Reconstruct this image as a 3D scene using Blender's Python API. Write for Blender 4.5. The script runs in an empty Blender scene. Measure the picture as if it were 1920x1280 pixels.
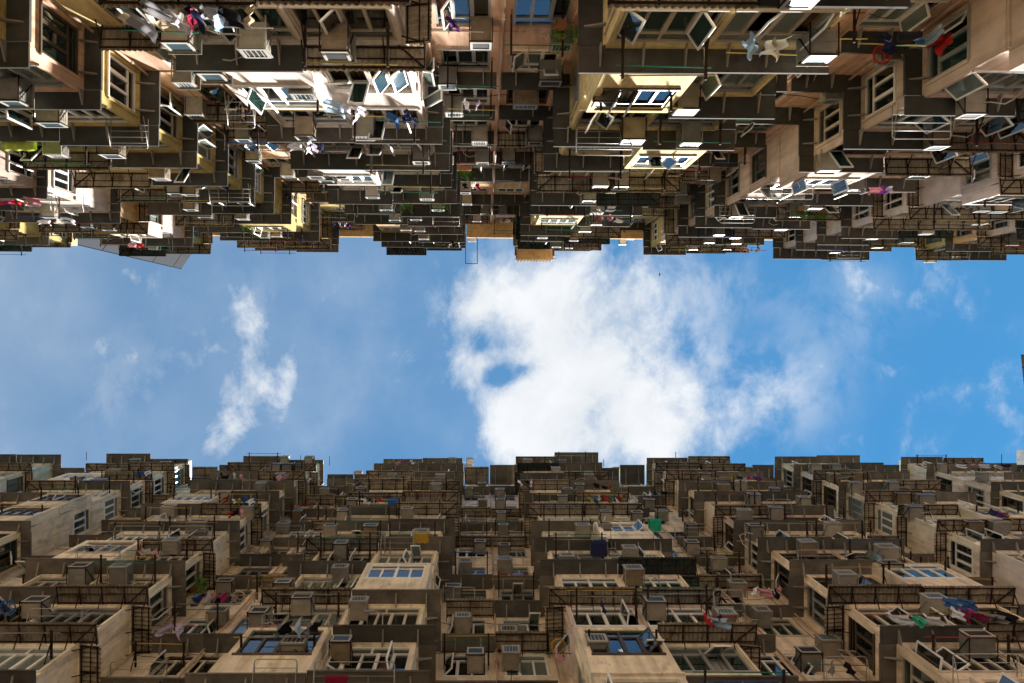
import bpy, math, random
from mathutils import Vector, Matrix
R = math.radians
rnd = random.Random(11)
SC = bpy.context.scene
COL = SC.collection

# ------------------------------------------------------------------ camera, sky, sun, exposure
F = 1280.0; VX, VY = 908.0, 637.0          # focal length and zenith in photograph pixels (24 mm lens)
cam_d = bpy.data.cameras.new('camera'); cam = bpy.data.objects.new('camera', cam_d); COL.objects.link(cam)
cam.location = (0, 0, 0); cam.rotation_euler = (math.pi, 0, 0)
cam_d.lens = 24.0; cam_d.sensor_width = 36.0; cam_d.shift_x = 52/1920; cam_d.shift_y = -3/1920
cam_d.clip_start = 0.1; cam_d.clip_end = 3000
SC.camera = cam

SUN_EL, SUN_AZ = 65.5, 38.0                # azimuth measured from +X towards +Y
sdir = Vector((math.cos(R(SUN_EL))*math.cos(R(SUN_AZ)), math.cos(R(SUN_EL))*math.sin(R(SUN_AZ)), math.sin(R(SUN_EL))))
sl = bpy.data.lights.new('sun', 'SUN'); sun = bpy.data.objects.new('sun', sl); COL.objects.link(sun)
sl.energy = 3.7; sl.angle = R(5.0); sl.color = (1.0, 0.945, 0.87)
sun.rotation_euler = sdir.to_track_quat('Z', 'Y').to_euler()

SC.view_settings.view_transform = 'Standard'; SC.view_settings.look = 'None'
SC.view_settings.gamma = 1.0; SC.view_settings.use_curve_mapping = False
SC.view_settings.exposure = 2.6
SC.render.engine = 'CYCLES'
SC.cycles.max_bounces = 10; SC.cycles.diffuse_bounces = 6; SC.cycles.glossy_bounces = 4
SC.cycles.transparent_max_bounces = 12; SC.cycles.transmission_bounces = 4
SC.cycles.use_denoising = True
SC.cycles.caustics_reflective = False; SC.cycles.caustics_refractive = False

W = bpy.data.worlds.new('World'); SC.world = W; W.use_nodes = True
nt = W.node_tree; N = nt.nodes; L = nt.links; N.clear()
def nd(t, **kw):
    n = N.new(t)
    for k, v in kw.items(): setattr(n, k, v)
    return n
def mth(op, a, b=None, c=None, clamp=False):
    n = nd('ShaderNodeMath', operation=op, use_clamp=clamp)
    for i, x in enumerate((a, b, c)):
        if x is None: continue
        if isinstance(x, (int, float)): n.inputs[i].default_value = x
        else: L.new(x, n.inputs[i])
    return n.outputs[0]
def sstep(x, lo, hi):
    n = nd('ShaderNodeMapRange', interpolation_type='SMOOTHSTEP')
    L.new(x, n.inputs[0]); n.inputs[1].default_value = lo; n.inputs[2].default_value = hi
    return n.outputs[0]
tc = nd('ShaderNodeTexCoord'); sep = nd('ShaderNodeSeparateXYZ'); L.new(tc.outputs['Generated'], sep.inputs[0])
zc = mth('MAXIMUM', sep.outputs[2], 0.06)
U = mth('DIVIDE', sep.outputs[0], zc); V = mth('DIVIDE', sep.outputs[1], zc)      # flat cloud layer coordinates
cmb = nd('ShaderNodeCombineXYZ'); L.new(U, cmb.inputs[0]); L.new(V, cmb.inputs[1])
def noise(scale, detail=8, rough=.55, dist=0.0, off=(0, 0, 0), sx=1, sy=1, rot=0):
    m = nd('ShaderNodeMapping'); L.new(cmb.outputs[0], m.inputs[0])
    m.inputs['Location'].default_value = off; m.inputs['Scale'].default_value = (sx, sy, 1); m.inputs['Rotation'].default_value = (0, 0, rot)
    n = nd('ShaderNodeTexNoise'); L.new(m.outputs[0], n.inputs['Vector'])
    n.inputs['Scale'].default_value = scale; n.inputs['Detail'].default_value = detail
    n.inputs['Roughness'].default_value = rough; n.inputs['Distortion'].default_value = dist
    return n.outputs[0]
def blob(px, py, rx, ry, rot=0, wgt=1.0):
    cx, cy = (px-VX)/F, (py-VY)/F; rx /= F; ry /= F
    a = mth('SUBTRACT', U, cx); b = mth('SUBTRACT', V, cy); c, s = math.cos(R(rot)), math.sin(R(rot))
    p = mth('DIVIDE', mth('ADD', mth('MULTIPLY', a, c), mth('MULTIPLY', b, s)), rx)
    q = mth('DIVIDE', mth('SUBTRACT', mth('MULTIPLY', b, c), mth('MULTIPLY', a, s)), ry)
    r2 = mth('ADD', mth('MULTIPLY', p, p), mth('MULTIPLY', q, q))
    return mth('MULTIPLY', mth('EXPONENT', mth('MULTIPLY', r2, -1.0)), wgt)
big = [blob(1130, 640, 190, 190), blob(1000, 780, 110, 120), blob(880, 560, 55, 90, 0, .75), blob(1230, 800, 190, 90, 0, .8),
       blob(1420, 730, 120, 50, -35, .45), blob(880, 690, 40, 50, 0, .5), blob(1010, 560, 120, 90, 0, .5)]
small = [blob(440, 770, 75, 90, 20, .6), blob(480, 640, 45, 100, -25, .5), blob(400, 830, 50, 45, 0, .45), blob(545, 700, 20, 80, 8, .42), blob(245, 515, 45, 40, 0, .42),
         blob(180, 630, 22, 60, -20, .4), blob(75, 800, 70, 35, 20, .45), blob(250, 800, 28, 45, 0, .3), blob(400, 650, 45, 22, 20, .42),
         blob(1615, 545, 28, 60, 0, .36), blob(1660, 690, 60, 22, 20, .26), blob(1880, 775, 50, 24, 30, .36), blob(330, 560, 200, 60, 10, .18)]
holes = [blob(950, 705, 48, 22, -12, .85), blob(985, 690, 20, 14, 0, .5), blob(900, 640, 16, 22, 0, .5), blob(865, 790, 25, 45, 0, .45), blob(1410, 620, 75, 55, 0, .8), blob(1360, 760, 60, 50, 0, .35), blob(840, 520, 60, 30, 0, .1)]
def tot(lst):
    o = lst[0]
    for x in lst[1:]: o = mth('ADD', o, x)
    return o
n1 = noise(8, 12, .62, .25, (3.1, 1.7, 0), 1, .85, .3); n2 = noise(24, 10, .68, .3, (8, 2, 0), 1, .8, .5); n0 = noise(3.2, 6, .5, .2, (1, 5, 0))
nn = mth('ADD', mth('MULTIPLY', mth('SUBTRACT', n1, .5), 3.4), mth('MULTIPLY', mth('SUBTRACT', n2, .5), 1.5))
dens_big = mth('SUBTRACT', mth('ADD', mth('MINIMUM', tot(big), 1.25), mth('MULTIPLY', nn, .7)), tot(holes))
dens_small = mth('ADD', mth('MULTIPLY', tot(small), 1.9), mth('MULTIPLY', nn, 1.15))
# scattered fair-weather cloud outside the part of sky in view
rr = mth('SQRT', mth('ADD', mth('MULTIPLY', U, U), mth('MULTIPLY', V, V)))
away = sstep(rr, .85, 1.5)
dens_far = mth('MULTIPLY', away, mth('ADD', mth('MULTIPLY', mth('SUBTRACT', n0, .5), 2.2), mth('MULTIPLY', nn, .4)))
cl = mth('MAXIMUM', mth('MULTIPLY', sstep(dens_big, .05, 1.25), .97), mth('MULTIPLY', sstep(dens_small, .2, 2.0), .92))
cl = mth('MAXIMUM', cl, mth('MULTIPLY', sstep(dens_far, .25, .9), .9))
veil = mth('MULTIPLY', sstep(mth('ADD', mth('MULTIPLY', U, -0.55), mth('MULTIPLY', mth('SUBTRACT', n0, .5), .9)), -.35, .55), .27)
soft = mth('MULTIPLY', tot([blob(1180, 640, 260, 190, 0, .75), blob(1440, 760, 130, 80, -30, .45), blob(900, 560, 90, 110, 0, .5), blob(450, 700, 130, 190, 10, .5), blob(150, 720, 170, 150, 0, .3), blob(240, 510, 80, 60, 0, .35), blob(1620, 560, 60, 90, 0, .22)]), sstep(n1, .36, .62))
soft = mth('MULTIPLY', soft, mth('SUBTRACT', 1.0, mth('MULTIPLY', tot([blob(955, 700, 50, 30), blob(1410, 615, 70, 45)]), .8)))
cl = mth('MAXIMUM', cl, soft)
veil = mth('ADD', veil, mth('MULTIPLY', sstep(n1, .45, .8), .08))
cl = mth('MAXIMUM', cl, veil)
sky = nd('ShaderNodeTexSky', sky_type='NISHITA', sun_disc=False)
sky.sun_elevation = R(SUN_EL); sky.sun_rotation = R(90-SUN_AZ); sky.altitude = 0; sky.air_density = 1.0; sky.dust_density = 0.0; sky.ozone_density = 3.0
tint = nd('ShaderNodeMix', data_type='RGBA', blend_type='MULTIPLY'); tint.inputs[0].default_value = 1.0
L.new(sky.outputs[0], tint.inputs[6]); tint.inputs[7].default_value = (0.22, 0.53, 0.565, 1)
SKY_STR = 0.05
cc = nd('ShaderNodeMix', data_type='RGBA'); L.new(sstep(mth('ADD', n1, mth('MULTIPLY', n0, .6)), .5, 1.1), cc.inputs[0])
cw = 2.75
cc.inputs[6].default_value = (cw*.93, cw*.98, cw*1.04, 1); cc.inputs[7].default_value = (cw*1.2, cw*1.22, cw*1.24, 1)
mx = nd('ShaderNodeMix', data_type='RGBA'); L.new(cl, mx.inputs[0]); L.new(tint.outputs[2], mx.inputs[6]); L.new(cc.outputs[2], mx.inputs[7])
bg = nd('ShaderNodeBackground'); bg.inputs[1].default_value = SKY_STR; L.new(mx.outputs[2], bg.inputs[0])
wo = nd('ShaderNodeOutputWorld'); L.new(bg.outputs[0], wo.inputs[0])

# ------------------------------------------------------------------ materials
def mat(name, col, rough=.8, var=.18, stain=None, stain_amt=.0, scale=1.3, streak=0.0, bump=.15, metal=0.0, spec=.4, fine=40, stain_lo=.52):
    m = bpy.data.materials.new(name); m.use_nodes = True
    t = m.node_tree; n = t.nodes; l = t.links; b = n['Principled BSDF']
    g = n.new('ShaderNodeNewGeometry')
    def nz(sc, vec=(1, 1, 1), det=5, ro=.6):
        mp = n.new('ShaderNodeMapping'); mp.inputs['Scale'].default_value = vec; l.new(g.outputs['Position'], mp.inputs[0])
        x = n.new('ShaderNodeTexNoise'); l.new(mp.outputs[0], x.inputs['Vector']); x.inputs['Scale'].default_value = sc
        x.inputs['Detail'].default_value = det; x.inputs['Roughness'].default_value = ro
        return x.outputs[0]
    def mr(x, a, bb, c=0, d=1):
        q = n.new('ShaderNodeMapRange'); l.new(x, q.inputs[0]); q.inputs[1].default_value = a; q.inputs[2].default_value = bb
        q.inputs[3].default_value = c; q.inputs[4].default_value = d; return q.outputs[0]
    a = nz(scale); f = nz(fine, det=3)
    v = mr(a, .3, .7, 1-var, 1+var)
    hv = n.new('ShaderNodeHueSaturation'); hv.inputs['Color'].default_value = (*col, 1); l.new(v, hv.inputs['Value'])
    c = hv.outputs[0]
    oi = n.new('ShaderNodeObjectInfo'); h2 = n.new('ShaderNodeHueSaturation'); l.new(c, h2.inputs['Color'])
    l.new(mr(oi.outputs['Random'], 0, 1, .82, 1.15), h2.inputs['Value']); c = h2.outputs[0]
    if streak:
        s = nz(1.0, (4, 4, .35)); mm = n.new('ShaderNodeMix'); mm.data_type = 'RGBA'; mm.blend_type = 'MULTIPLY'
        l.new(mr(s, .45, .75, 0, streak), mm.inputs[0]); l.new(c, mm.inputs[6]); mm.inputs[7].default_value = (.35, .3, .24, 1); c = mm.outputs[2]
    if stain:
        s = nz(2.6, (1, 1, .6), 8, .7); mm = n.new('ShaderNodeMix'); mm.data_type = 'RGBA'
        l.new(mr(s, stain_lo, stain_lo+.12, 0, stain_amt), mm.inputs[0]); l.new(c, mm.inputs[6]); mm.inputs[7].default_value = (*stain, 1); c = mm.outputs[2]
    l.new(c, b.inputs['Base Color'])
    b.inputs['Roughness'].default_value = min(1, rough*1.2); b.inputs['Metallic'].default_value = metal
    b.inputs['Specular IOR Level'].default_value = spec*.12 if rough > .5 else spec*.5
    if bump:
        bp = n.new('ShaderNodeBump'); bp.inputs['Strength'].default_value = bump; bp.inputs['Distance'].default_value = .02
        l.new(f, bp.inputs['Height']); l.new(bp.outputs[0], b.inputs['Normal'])
    return m
M = {}
M['yellow'] = mat('yellow_paint', (.58, .47, .19), streak=.5, stain=(.2, .17, .1), stain_amt=.35, stain_lo=.6)
M['paleyellow'] = mat('pale_yellow_paint', (.76, .65, .36), streak=.65, stain=(.25, .22, .15), stain_amt=.6, stain_lo=.56)
M['salmon'] = mat('salmon_paint', (.84, .58, .43), streak=.7, stain=(.28, .2, .15), stain_amt=.6, stain_lo=.55)
M['pinkgrey'] = mat('pinkish_grey_paint', (.68, .56, .49), streak=.5, stain=(.22, .18, .15), stain_amt=.4, stain_lo=.6)
M['cream'] = mat('cream_paint', (.72, .66, .62), streak=.45, stain=(.25, .2, .15), stain_amt=.5, stain_lo=.6)
M['beige'] = mat('beige_paint', (.87, .78, .62), streak=.6, stain=(.4, .32, .22), stain_amt=.6, stain_lo=.54)
M['tan'] = mat('tan_render', (.86, .73, .58), streak=.6, stain=(.4, .30, .21), stain_amt=.6, stain_lo=.54)
M['ochre'] = mat('ochre_glow_paint', (.78, .52, .26), streak=.5)  # parapet and cage colour; also the painted sun glow on upper top storeys
M['slab'] = mat('dark_slab', (.072, .074, .069), rough=.75, var=.25, streak=.2, stain=(.07, .06, .05), stain_amt=.5, bump=.1)
M['slab2'] = mat('brown_slab', (.10, .092, .08), rough=.75, var=.25, streak=.2, stain=(.07, .05, .04), stain_amt=.5, bump=.1)
M['slabl'] = mat('light_brown_slab', (.15, .137, .115), rough=.75, var=.25, streak=.2, stain=(.08, .06, .045), stain_amt=.5, bump=.1)
M['slabm'] = mat('grey_brown_slab', (.098, .097, .088), rough=.75, var=.25, streak=.2, stain=(.06, .05, .04), stain_amt=.5, bump=.1)
M['bracket'] = mat('grey_bracket_paint', (.30, .28, .25), rough=.7, var=.2, bump=0)
M['corr'] = mat('rusty_corrugated_sheet', (.42, .37, .29), rough=.65, var=.3, stain=(.14, .07, .045), stain_amt=.7, stain_lo=.52, bump=.05)
M['corrgrey'] = mat('grey_corrugated_sheet', (.32, .32, .28), rough=.6, var=.3, stain=(.12, .09, .07), stain_amt=.6, stain_lo=.54, bump=.05)
M['corrdark'] = mat('dark_green_corrugated_sheet', (.06, .085, .08), rough=.6, var=.3, stain=(.05, .04, .03), stain_amt=.6, stain_lo=.54, bump=.05)
M['steel'] = mat('dark_rusted_steel', (.035, .022, .018), rough=.7, var=.4, bump=0)
M['tube'] = mat('galvanised_tube', (.42, .42, .40), rough=.45, var=.15, metal=.6, bump=0)
M['white'] = mat('white_window_frame', (.82, .83, .82), rough=.4, var=.08, bump=0)
M['oldwhite'] = mat('aged_cream_window_frame', (.55, .50, .42), rough=.5, var=.12, bump=0)
M['alu'] = mat('aluminium_window_frame', (.45, .46, .46), rough=.35, var=.1, metal=.5, bump=0)
M['bronze'] = mat('bronze_window_frame', (.10, .075, .055), rough=.4, var=.15, bump=0)
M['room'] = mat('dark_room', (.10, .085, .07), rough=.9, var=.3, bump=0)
M['pipe'] = mat('painted_drain_pipe', (.56, .42, .32), rough=.6, var=.15, streak=.4, bump=0)
M['acw'] = mat('ac_cream_casing', (.36, .33, .27), rough=.6, var=.15, streak=.35, stain=(.3, .2, .12), stain_amt=.4, stain_lo=.62, bump=0)
M['acg'] = mat('ac_grey_casing', (.24, .235, .21), rough=.6, var=.15, streak=.4, stain=(.25, .17, .1), stain_amt=.5, stain_lo=.6, bump=0)
M['acb'] = mat('ac_brown_casing', (.24, .19, .13), rough=.65, var=.2, streak=.5, stain=(.2, .1, .05), stain_amt=.6, stain_lo=.56, bump=0)
M['acface'] = mat('ac_white_bezel', (.42, .42, .4), rough=.5, var=.08, bump=0)
M['acfin'] = mat('ac_condenser_fins', (.09, .15, .18), rough=.35, var=.3, metal=.5, bump=0)
M['acdark'] = mat('ac_dark_fins', (.05, .05, .05), rough=.5, var=.3, bump=0)
M['leaf'] = mat('leaf_green', (.10, .22, .04), rough=.6, var=.5, scale=6, bump=0)
M['pot'] = mat('clay_pot', (.32, .14, .07), rough=.8, bump=0)
M['ground'] = mat('courtyard_concrete', (.11, .105, .10), rough=.9, var=.2, streak=.0, stain=(.2, .18, .16), stain_amt=.5)
M['roof'] = mat('roof_concrete', (.30, .29, .27), rough=.9, bump=0)
M['tower'] = mat('grey_cladding', (.06, .063, .07), rough=1.0, spec=0.0, var=.06, bump=0, scale=.05)
M['towerb'] = mat('brown_cladding', (.10, .07, .06), rough=.7, var=.2, bump=0, scale=.2)
M['bird'] = mat('dark_feathers', (.03, .03, .03), bump=0)
def glass(name, tint, refl, base=(.02, .03, .03), clear=.6):
    m = bpy.data.materials.new(name); m.use_nodes = True; t = m.node_tree; n = t.nodes; l = t.links; n.clear()
    fr = n.new('ShaderNodeFresnel'); fr.inputs[0].default_value = refl
    gl = n.new('ShaderNodeBsdfGlossy'); gl.inputs['Roughness'].default_value = .015; gl.inputs['Color'].default_value = (.95, .97, 1, 1)
    tr = n.new('ShaderNodeBsdfTransparent'); tr.inputs[0].default_value = (*tint, 1)
    df = n.new('ShaderNodeBsdfDiffuse'); df.inputs[0].default_value = (*base, 1)
    m1 = n.new('ShaderNodeMixShader'); m1.inputs[0].default_value = clear; l.new(df.outputs[0], m1.inputs[1]); l.new(tr.outputs[0], m1.inputs[2])
    g = n.new('ShaderNodeNewGeometry'); nz = n.new('ShaderNodeTexNoise'); nz.inputs['Scale'].default_value = 1.2; l.new(g.outputs['Position'], nz.inputs['Vector'])
    bp = n.new('ShaderNodeBump'); bp.inputs['Strength'].default_value = .12; bp.inputs['Distance'].default_value = .02; l.new(nz.outputs[0], bp.inputs['Height']); l.new(bp.outputs[0], gl.inputs['Normal'])
    m2 = n.new('ShaderNodeMixShader'); l.new(fr.outputs[0], m2.inputs[0]); l.new(m1.outputs[0], m2.inputs[1]); l.new(gl.outputs[0], m2.inputs[2])
    o = n.new('ShaderNodeOutputMaterial'); l.new(m2.outputs[0], o.inputs[0]); return m
M['glass'] = glass('clear_window_glass', (.75, .82, .80), 2.3)
M['glassg'] = glass('green_window_glass', (.45, .62, .55), 2.3, (.03, .08, .07), .5)
M['glassf'] = glass('frosted_window_glass', (.7, .75, .72), 2.1, (.25, .32, .30), .35)
def cloth(name, col):
    m = mat(name, col, rough=.9, var=.12, scale=5, bump=0, spec=.1); return m
CL = {k: cloth(k+'_cloth', c) for k, c in dict(white=(.75, .76, .8), navy=(.025, .03, .08), black=(.02, .02, .025), blue=(.05, .14, .36), lightblue=(.35, .5, .65), red=(.42, .03, .03),
      pink=(.7, .32, .38), magenta=(.35, .04, .13), yellow=(.5, .33, .06), green=(.03, .38, .24), teal=(.04, .3, .3), grey=(.25, .25, .27), lavender=(.5, .45, .62), orange=(.5, .17, .05),
      lime=(.4, .5, .1), beige=(.55, .45, .33), purple=(.18, .06, .3), maroon=(.25, .02, .05)).items()}
CUR = [cloth('curtain_fabric_'+k, c) for k, c in dict(cream=(.55, .5, .4), brown=(.2, .12, .08), green=(.12, .2, .15), pale=(.6, .62, .6), rose=(.4, .22, .2)).items()]

# ------------------------------------------------------------------ mesh helpers
class MB:
    def __init__(s): s.v = []; s.f = []
    def hexa(s, c):
        b = len(s.v); s.v += [tuple(x) for x in c]
        s.f += [tuple(b+i for i in q) for q in ((0, 3, 2, 1), (4, 5, 6, 7), (0, 1, 5, 4), (1, 2, 6, 5), (2, 3, 7, 6), (3, 0, 4, 7))]
    def box(s, x0, x1, y0, y1, z0, z1):
        if x0 > x1: x0, x1 = x1, x0
        if y0 > y1: y0, y1 = y1, y0
        if z0 > z1: z0, z1 = z1, z0
        s.hexa([(x0, y0, z0), (x1, y0, z0), (x1, y1, z0), (x0, y1, z0), (x0, y0, z1), (x1, y0, z1), (x1, y1, z1), (x0, y1, z1)])
    def bar(s, a, b, w, h=None):
        a = Vector(a); b = Vector(b); h = h or w; d = (b-a)
        if d.length < 1e-6: return
        d.normalize(); up = Vector((0, 0, 1)) if abs(d.z) < .9 else Vector((1, 0, 0))
        r = d.cross(up).normalized()*w/2; u = r.cross(d).normalized()*h/2
        s.hexa([a-r-u, a+r-u, a+r+u, a-r+u, b-r-u, b+r-u, b+r+u, b-r+u])
    def tube(s, pts, r, n=6):
        pts = [Vector(p) for p in pts]; base = len(s.v); k = len(pts)
        for i, p in enumerate(pts):
            d = (pts[min(i+1, k-1)]-pts[max(i-1, 0)]).normalized()
            up = Vector((0, 0, 1)) if abs(d.z) < .9 else Vector((1, 0, 0))
            a = d.cross(up).normalized(); b = a.cross(d)
            for j in range(n):
                t = 2*math.pi*j/n; s.v.append(tuple(p+(a*math.cos(t)+b*math.sin(t))*r))
        for i in range(k-1):
            for j in range(n):
                s.f.append((base+i*n+j, base+i*n+(j+1) % n, base+(i+1)*n+(j+1) % n, base+(i+1)*n+j))
        s.f.append(tuple(base+j for j in range(n))[::-1]); s.f.append(tuple(base+(k-1)*n+j for j in range(n)))
    def mesh(s, name, m, smooth=False):
        me = bpy.data.meshes.new(name); me.from_pydata(s.v, [], s.f)
        me.materials.append(m)
        if smooth: me.polygons.foreach_set('use_smooth', [True]*len(me.polygons))
        me.update(); return me
    def build(s, name, m, parent=None, smooth=False):
        return link(name, s.mesh(name, m, smooth), parent)
def link(name, me, parent=None, loc=None, rz=0.0):
    o = bpy.data.objects.new(name, me); COL.objects.link(o)
    if parent is not None: o.parent = parent
    if loc is not None: o.location = loc
    if rz: o.rotation_euler = (0, 0, rz)
    return o
CACHE = {}
def cached(key, fn):
    if key not in CACHE: CACHE[key] = fn()
    return CACHE[key]

# ------------------------------------------------------------------ the two facades
# side -1: upper building (y = -D), side +1: lower building (y = +D); D = distance from the viewer's plumb line
ROT = {-1: 0.0074, 1: 0.0}
class Fac: pass
UP = Fac(); UP.s = -1; UP.z0 = 20.03; UP.Dw = 6.2; UP.Dr = 7.8; UP.pw = .5; UP.kmin = -4; UP.kmax = 9; UP.name = 'upper'
UP.blocks = [(-37.0, -30.5), (-26.6, -21.4+.0), (-23.9, -18.2), (-15.3, -9.67), (-6.44, -1.25), (2.0, 7.2), (10.5, 16.1), (19.3, 25.2), (28.6, 34.3), (37.6, 43.0)]
UP.blocks = [(-41.5, -35.9), (-32.7, -27.1), (-23.9, -18.2), (-15.3, -9.67), (-6.44, -1.25), (2.0, 7.2), (10.5, 16.1), (19.3, 25.2), (28.6, 34.3), (37.6, 43.0)]
UP.cen = (4, 5)
LO = Fac(); LO.s = 1; LO.z0 = 19.26; LO.Dw = 8.55; LO.Dr = 10.05; LO.pw = .5; LO.kmin = -3; LO.kmax = 10; LO.name = 'lower'
LO.blocks = [(-44.5, -38.8), (-35.3, -29.4), (-25.9, -20.2), (-16.6, -10.9), (-7.15, -1.4), (2.1, 7.6), (11.15, 17.0), (20.1, 25.9), (28.8, 34.6), (37.6, 43.4)]
LO.cen = (4, 5)
H = 2.8; ZG = -1.6
for fc in (UP, LO):
    fc.ztop = fc.z0+fc.kmax*H
    r = bpy.data.objects.new('apartment_building', None); COL.objects.link(r); r.location = (0, 0, 0); r.rotation_euler = (0, 0, ROT[fc.s])
    r['category'] = 'building'; fc.root = r
UP.root['label'] = 'salmon and yellow apartment building with dark canopies, whose roofline meets the grey tower'
LO.root['label'] = 'beige stained apartment building facing the salmon and yellow one across the courtyard'
def bays(fc):
    out = []; b = fc.blocks
    for i, (x0, x1) in enumerate(b):
        out.append(('block', x0, x1, i))
        if i+1 < len(b): out.append(('recess', x1, b[i+1][0], i))
    return out
def ordn(n): return ['zeroth', 'first', 'second', 'third', 'fourth', 'fifth', 'sixth', 'seventh', 'eighth', 'ninth', 'tenth', 'eleventh', 'twelfth', 'thirteenth', 'fourteenth', 'fifteenth'][n]
def bayname(fc, kind, i):
    l, r = fc.cen
    if kind == 'block': return (ordn(l-i+1)+' block left of centre') if i <= l else (ordn(i-r+1)+' block right of centre')
    if i == l: return 'the central recess'
    return (ordn(l-i)+' recess left of centre') if i < l else (ordn(i-l)+' recess right of centre')
def inview(x, D, z, mg=90):
    if z < 2: return False
    a = F*x/z; b = F*D/z
    return -VX-mg < a < 1920-VX+mg and b < 643+mg
BLK = {-1: ['paleyellow', 'pinkgrey', 'cream', 'yellow', 'cream', 'paleyellow', 'pinkgrey', 'cream', 'pinkgrey', 'cream'],
       1: ['beige', 'beige', 'beige', 'beige', 'beige', 'beige', 'tan', 'beige', 'tan', 'beige']}
BLK[-1][2] = 'pinkgrey'
REC = {-1: 'salmon', 1: 'tan'}
# canopy types per half flat, read from the photograph: F flat slab, C corrugated sheet, N none
T = {}
def setT(fc, bi, k, a, b): T[(fc.s, bi, k)] = (a, b)
for args in ((UP, 4, -3, 'C', 'C'), (UP, 4, -2, 'F', 'C'), (UP, 4, -1, 'N', 'N'), (UP, 4, 0, 'F', 'F'), (UP, 4, 1, 'F', 'F'), (UP, 4, 2, 'N', 'F'), (UP, 4, 3, 'F', 'F'), (UP, 4, 4, 'F', 'F'), (UP, 4, 5, 'F', 'F'), (UP, 4, 6, 'N', 'F'), (UP, 4, 7, 'F', 'F'), (UP, 4, 8, 'F', 'F'),
             (UP, 5, -3, 'C', 'F'), (UP, 5, -2, 'F', 'F'), (UP, 5, -1, 'N', 'F'), (UP, 5, 0, 'F', 'F'), (UP, 5, 1, 'F', 'N'), (UP, 5, 2, 'C', 'C'), (UP, 5, 3, 'F', 'D'), (UP, 5, 4, 'F', 'F'), (UP, 5, 5, 'N', 'F'), (UP, 5, 6, 'F', 'C'), (UP, 5, 7, 'F', 'D'), (UP, 5, 8, 'D', 'C'),
             (UP, 3, -1, 'F', 'F'), (UP, 3, 0, 'F', 'F'), (UP, 3, 1, 'C', 'F'), (UP, 3, 2, 'C', 'F'), (UP, 3, 3, 'C', 'F'), (UP, 3, 4, 'F', 'F'), (UP, 3, 5, 'C', 'F'), (UP, 3, 6, 'F', 'C'), (UP, 3, 7, 'F', 'F'), (UP, 3, 8, 'C', 'C'), (UP, 3, -2, 'F', 'F'),
             (UP, 2, 3, 'F', 'F'), (UP, 2, 4, 'F', 'N'), (UP, 2, 5, 'F', 'F'), (UP, 2, 6, 'C', 'C'), (UP, 2, 7, 'F', 'C'), (UP, 2, 8, 'F', 'F'),
             (UP, 6, -1, 'F', 'D'), (UP, 6, -2, 'N', 'D'), (UP, 6, 0, 'F', 'C'), (UP, 6, 1, 'F', 'C'), (UP, 6, 2, 'N', 'F'), (UP, 6, 3, 'N', 'F'), (UP, 6, 4, 'F', 'C'), (UP, 6, 5, 'F', 'F'), (UP, 6, 6, 'F', 'C'),
             (UP, 7, 1, 'F', 'C'), (UP, 7, 2, 'C', 'F'), (UP, 7, 3, 'F', 'C'), (UP, 7, 4, 'C', 'C'), (UP, 7, 5, 'C', 'C'), (UP, 7, 6, 'F', 'D'), (UP, 7, 7, 'F', 'C'),
             (LO, 4, -1, 'F', 'F'), (LO, 4, 0, 'N', 'F'), (LO, 4, 1, 'C', 'F'), (LO, 4, 2, 'F', 'N'), (LO, 4, 3, 'G', 'F'), (LO, 4, 4, 'F', 'F'), (LO, 4, 5, 'F', 'C'), (LO, 4, 6, 'C', 'C'), (LO, 4, 7, 'C', 'C'), (LO, 4, 8, 'C', 'F'), (LO, 4, 9, 'F', 'F'), (LO, 4, 10, 'N', 'F'),
             (LO, 5, -1, 'N', 'F'), (LO, 5, 0, 'N', 'C'), (LO, 5, 1, 'C', 'G'), (LO, 5, 2, 'F', 'D'), (LO, 5, 3, 'F', 'F'), (LO, 5, 4, 'F', 'N'), (LO, 5, 5, 'C', 'C'), (LO, 5, 6, 'F', 'C'), (LO, 5, 7, 'C', 'F'), (LO, 5, 8, 'F', 'C'), (LO, 5, 9, 'D', 'F'), (LO, 5, 10, 'C', 'F'),
             (LO, 3, 0, 'C', 'C'), (LO, 3, 1, 'F', 'C'), (LO, 3, 2, 'F', 'F'), (LO, 3, 3, 'F', 'C'), (LO, 3, 4, 'F', 'F'), (LO, 3, 5, 'F', 'C'), (LO, 3, 6, 'F', 'F'), (LO, 3, 7, 'F', 'F'), (LO, 3, 8, 'F', 'C'), (LO, 3, 9, 'C', 'C'),
             (LO, 2, 3, 'F', 'F'), (LO, 2, 4, 'F', 'F'), (LO, 2, 5, 'N', 'N'), (LO, 2, 6, 'F', 'N'), (LO, 2, 7, 'C', 'F'), (LO, 2, 8, 'C', 'C'), (LO, 2, 9, 'C', 'C'),
             (LO, 6, -1, 'N', 'F'), (LO, 6, 0, 'F', 'C'), (LO, 6, 1, 'C', 'C'), (LO, 6, 2, 'F', 'F'), (LO, 6, 3, 'F', 'F'), (LO, 6, 4, 'F', 'F'), (LO, 6, 5, 'C', 'F'), (LO, 6, 6, 'F', 'F'),
             (LO, 7, 1, 'F', 'F'), (LO, 7, 2, 'N', 'F'), (LO, 7, 3, 'F', 'C'), (LO, 7, 4, 'C', 'C'), (LO, 7, 5, 'C', 'C'), (LO, 7, 6, 'C', 'F')):
    setT(*args)

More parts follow.
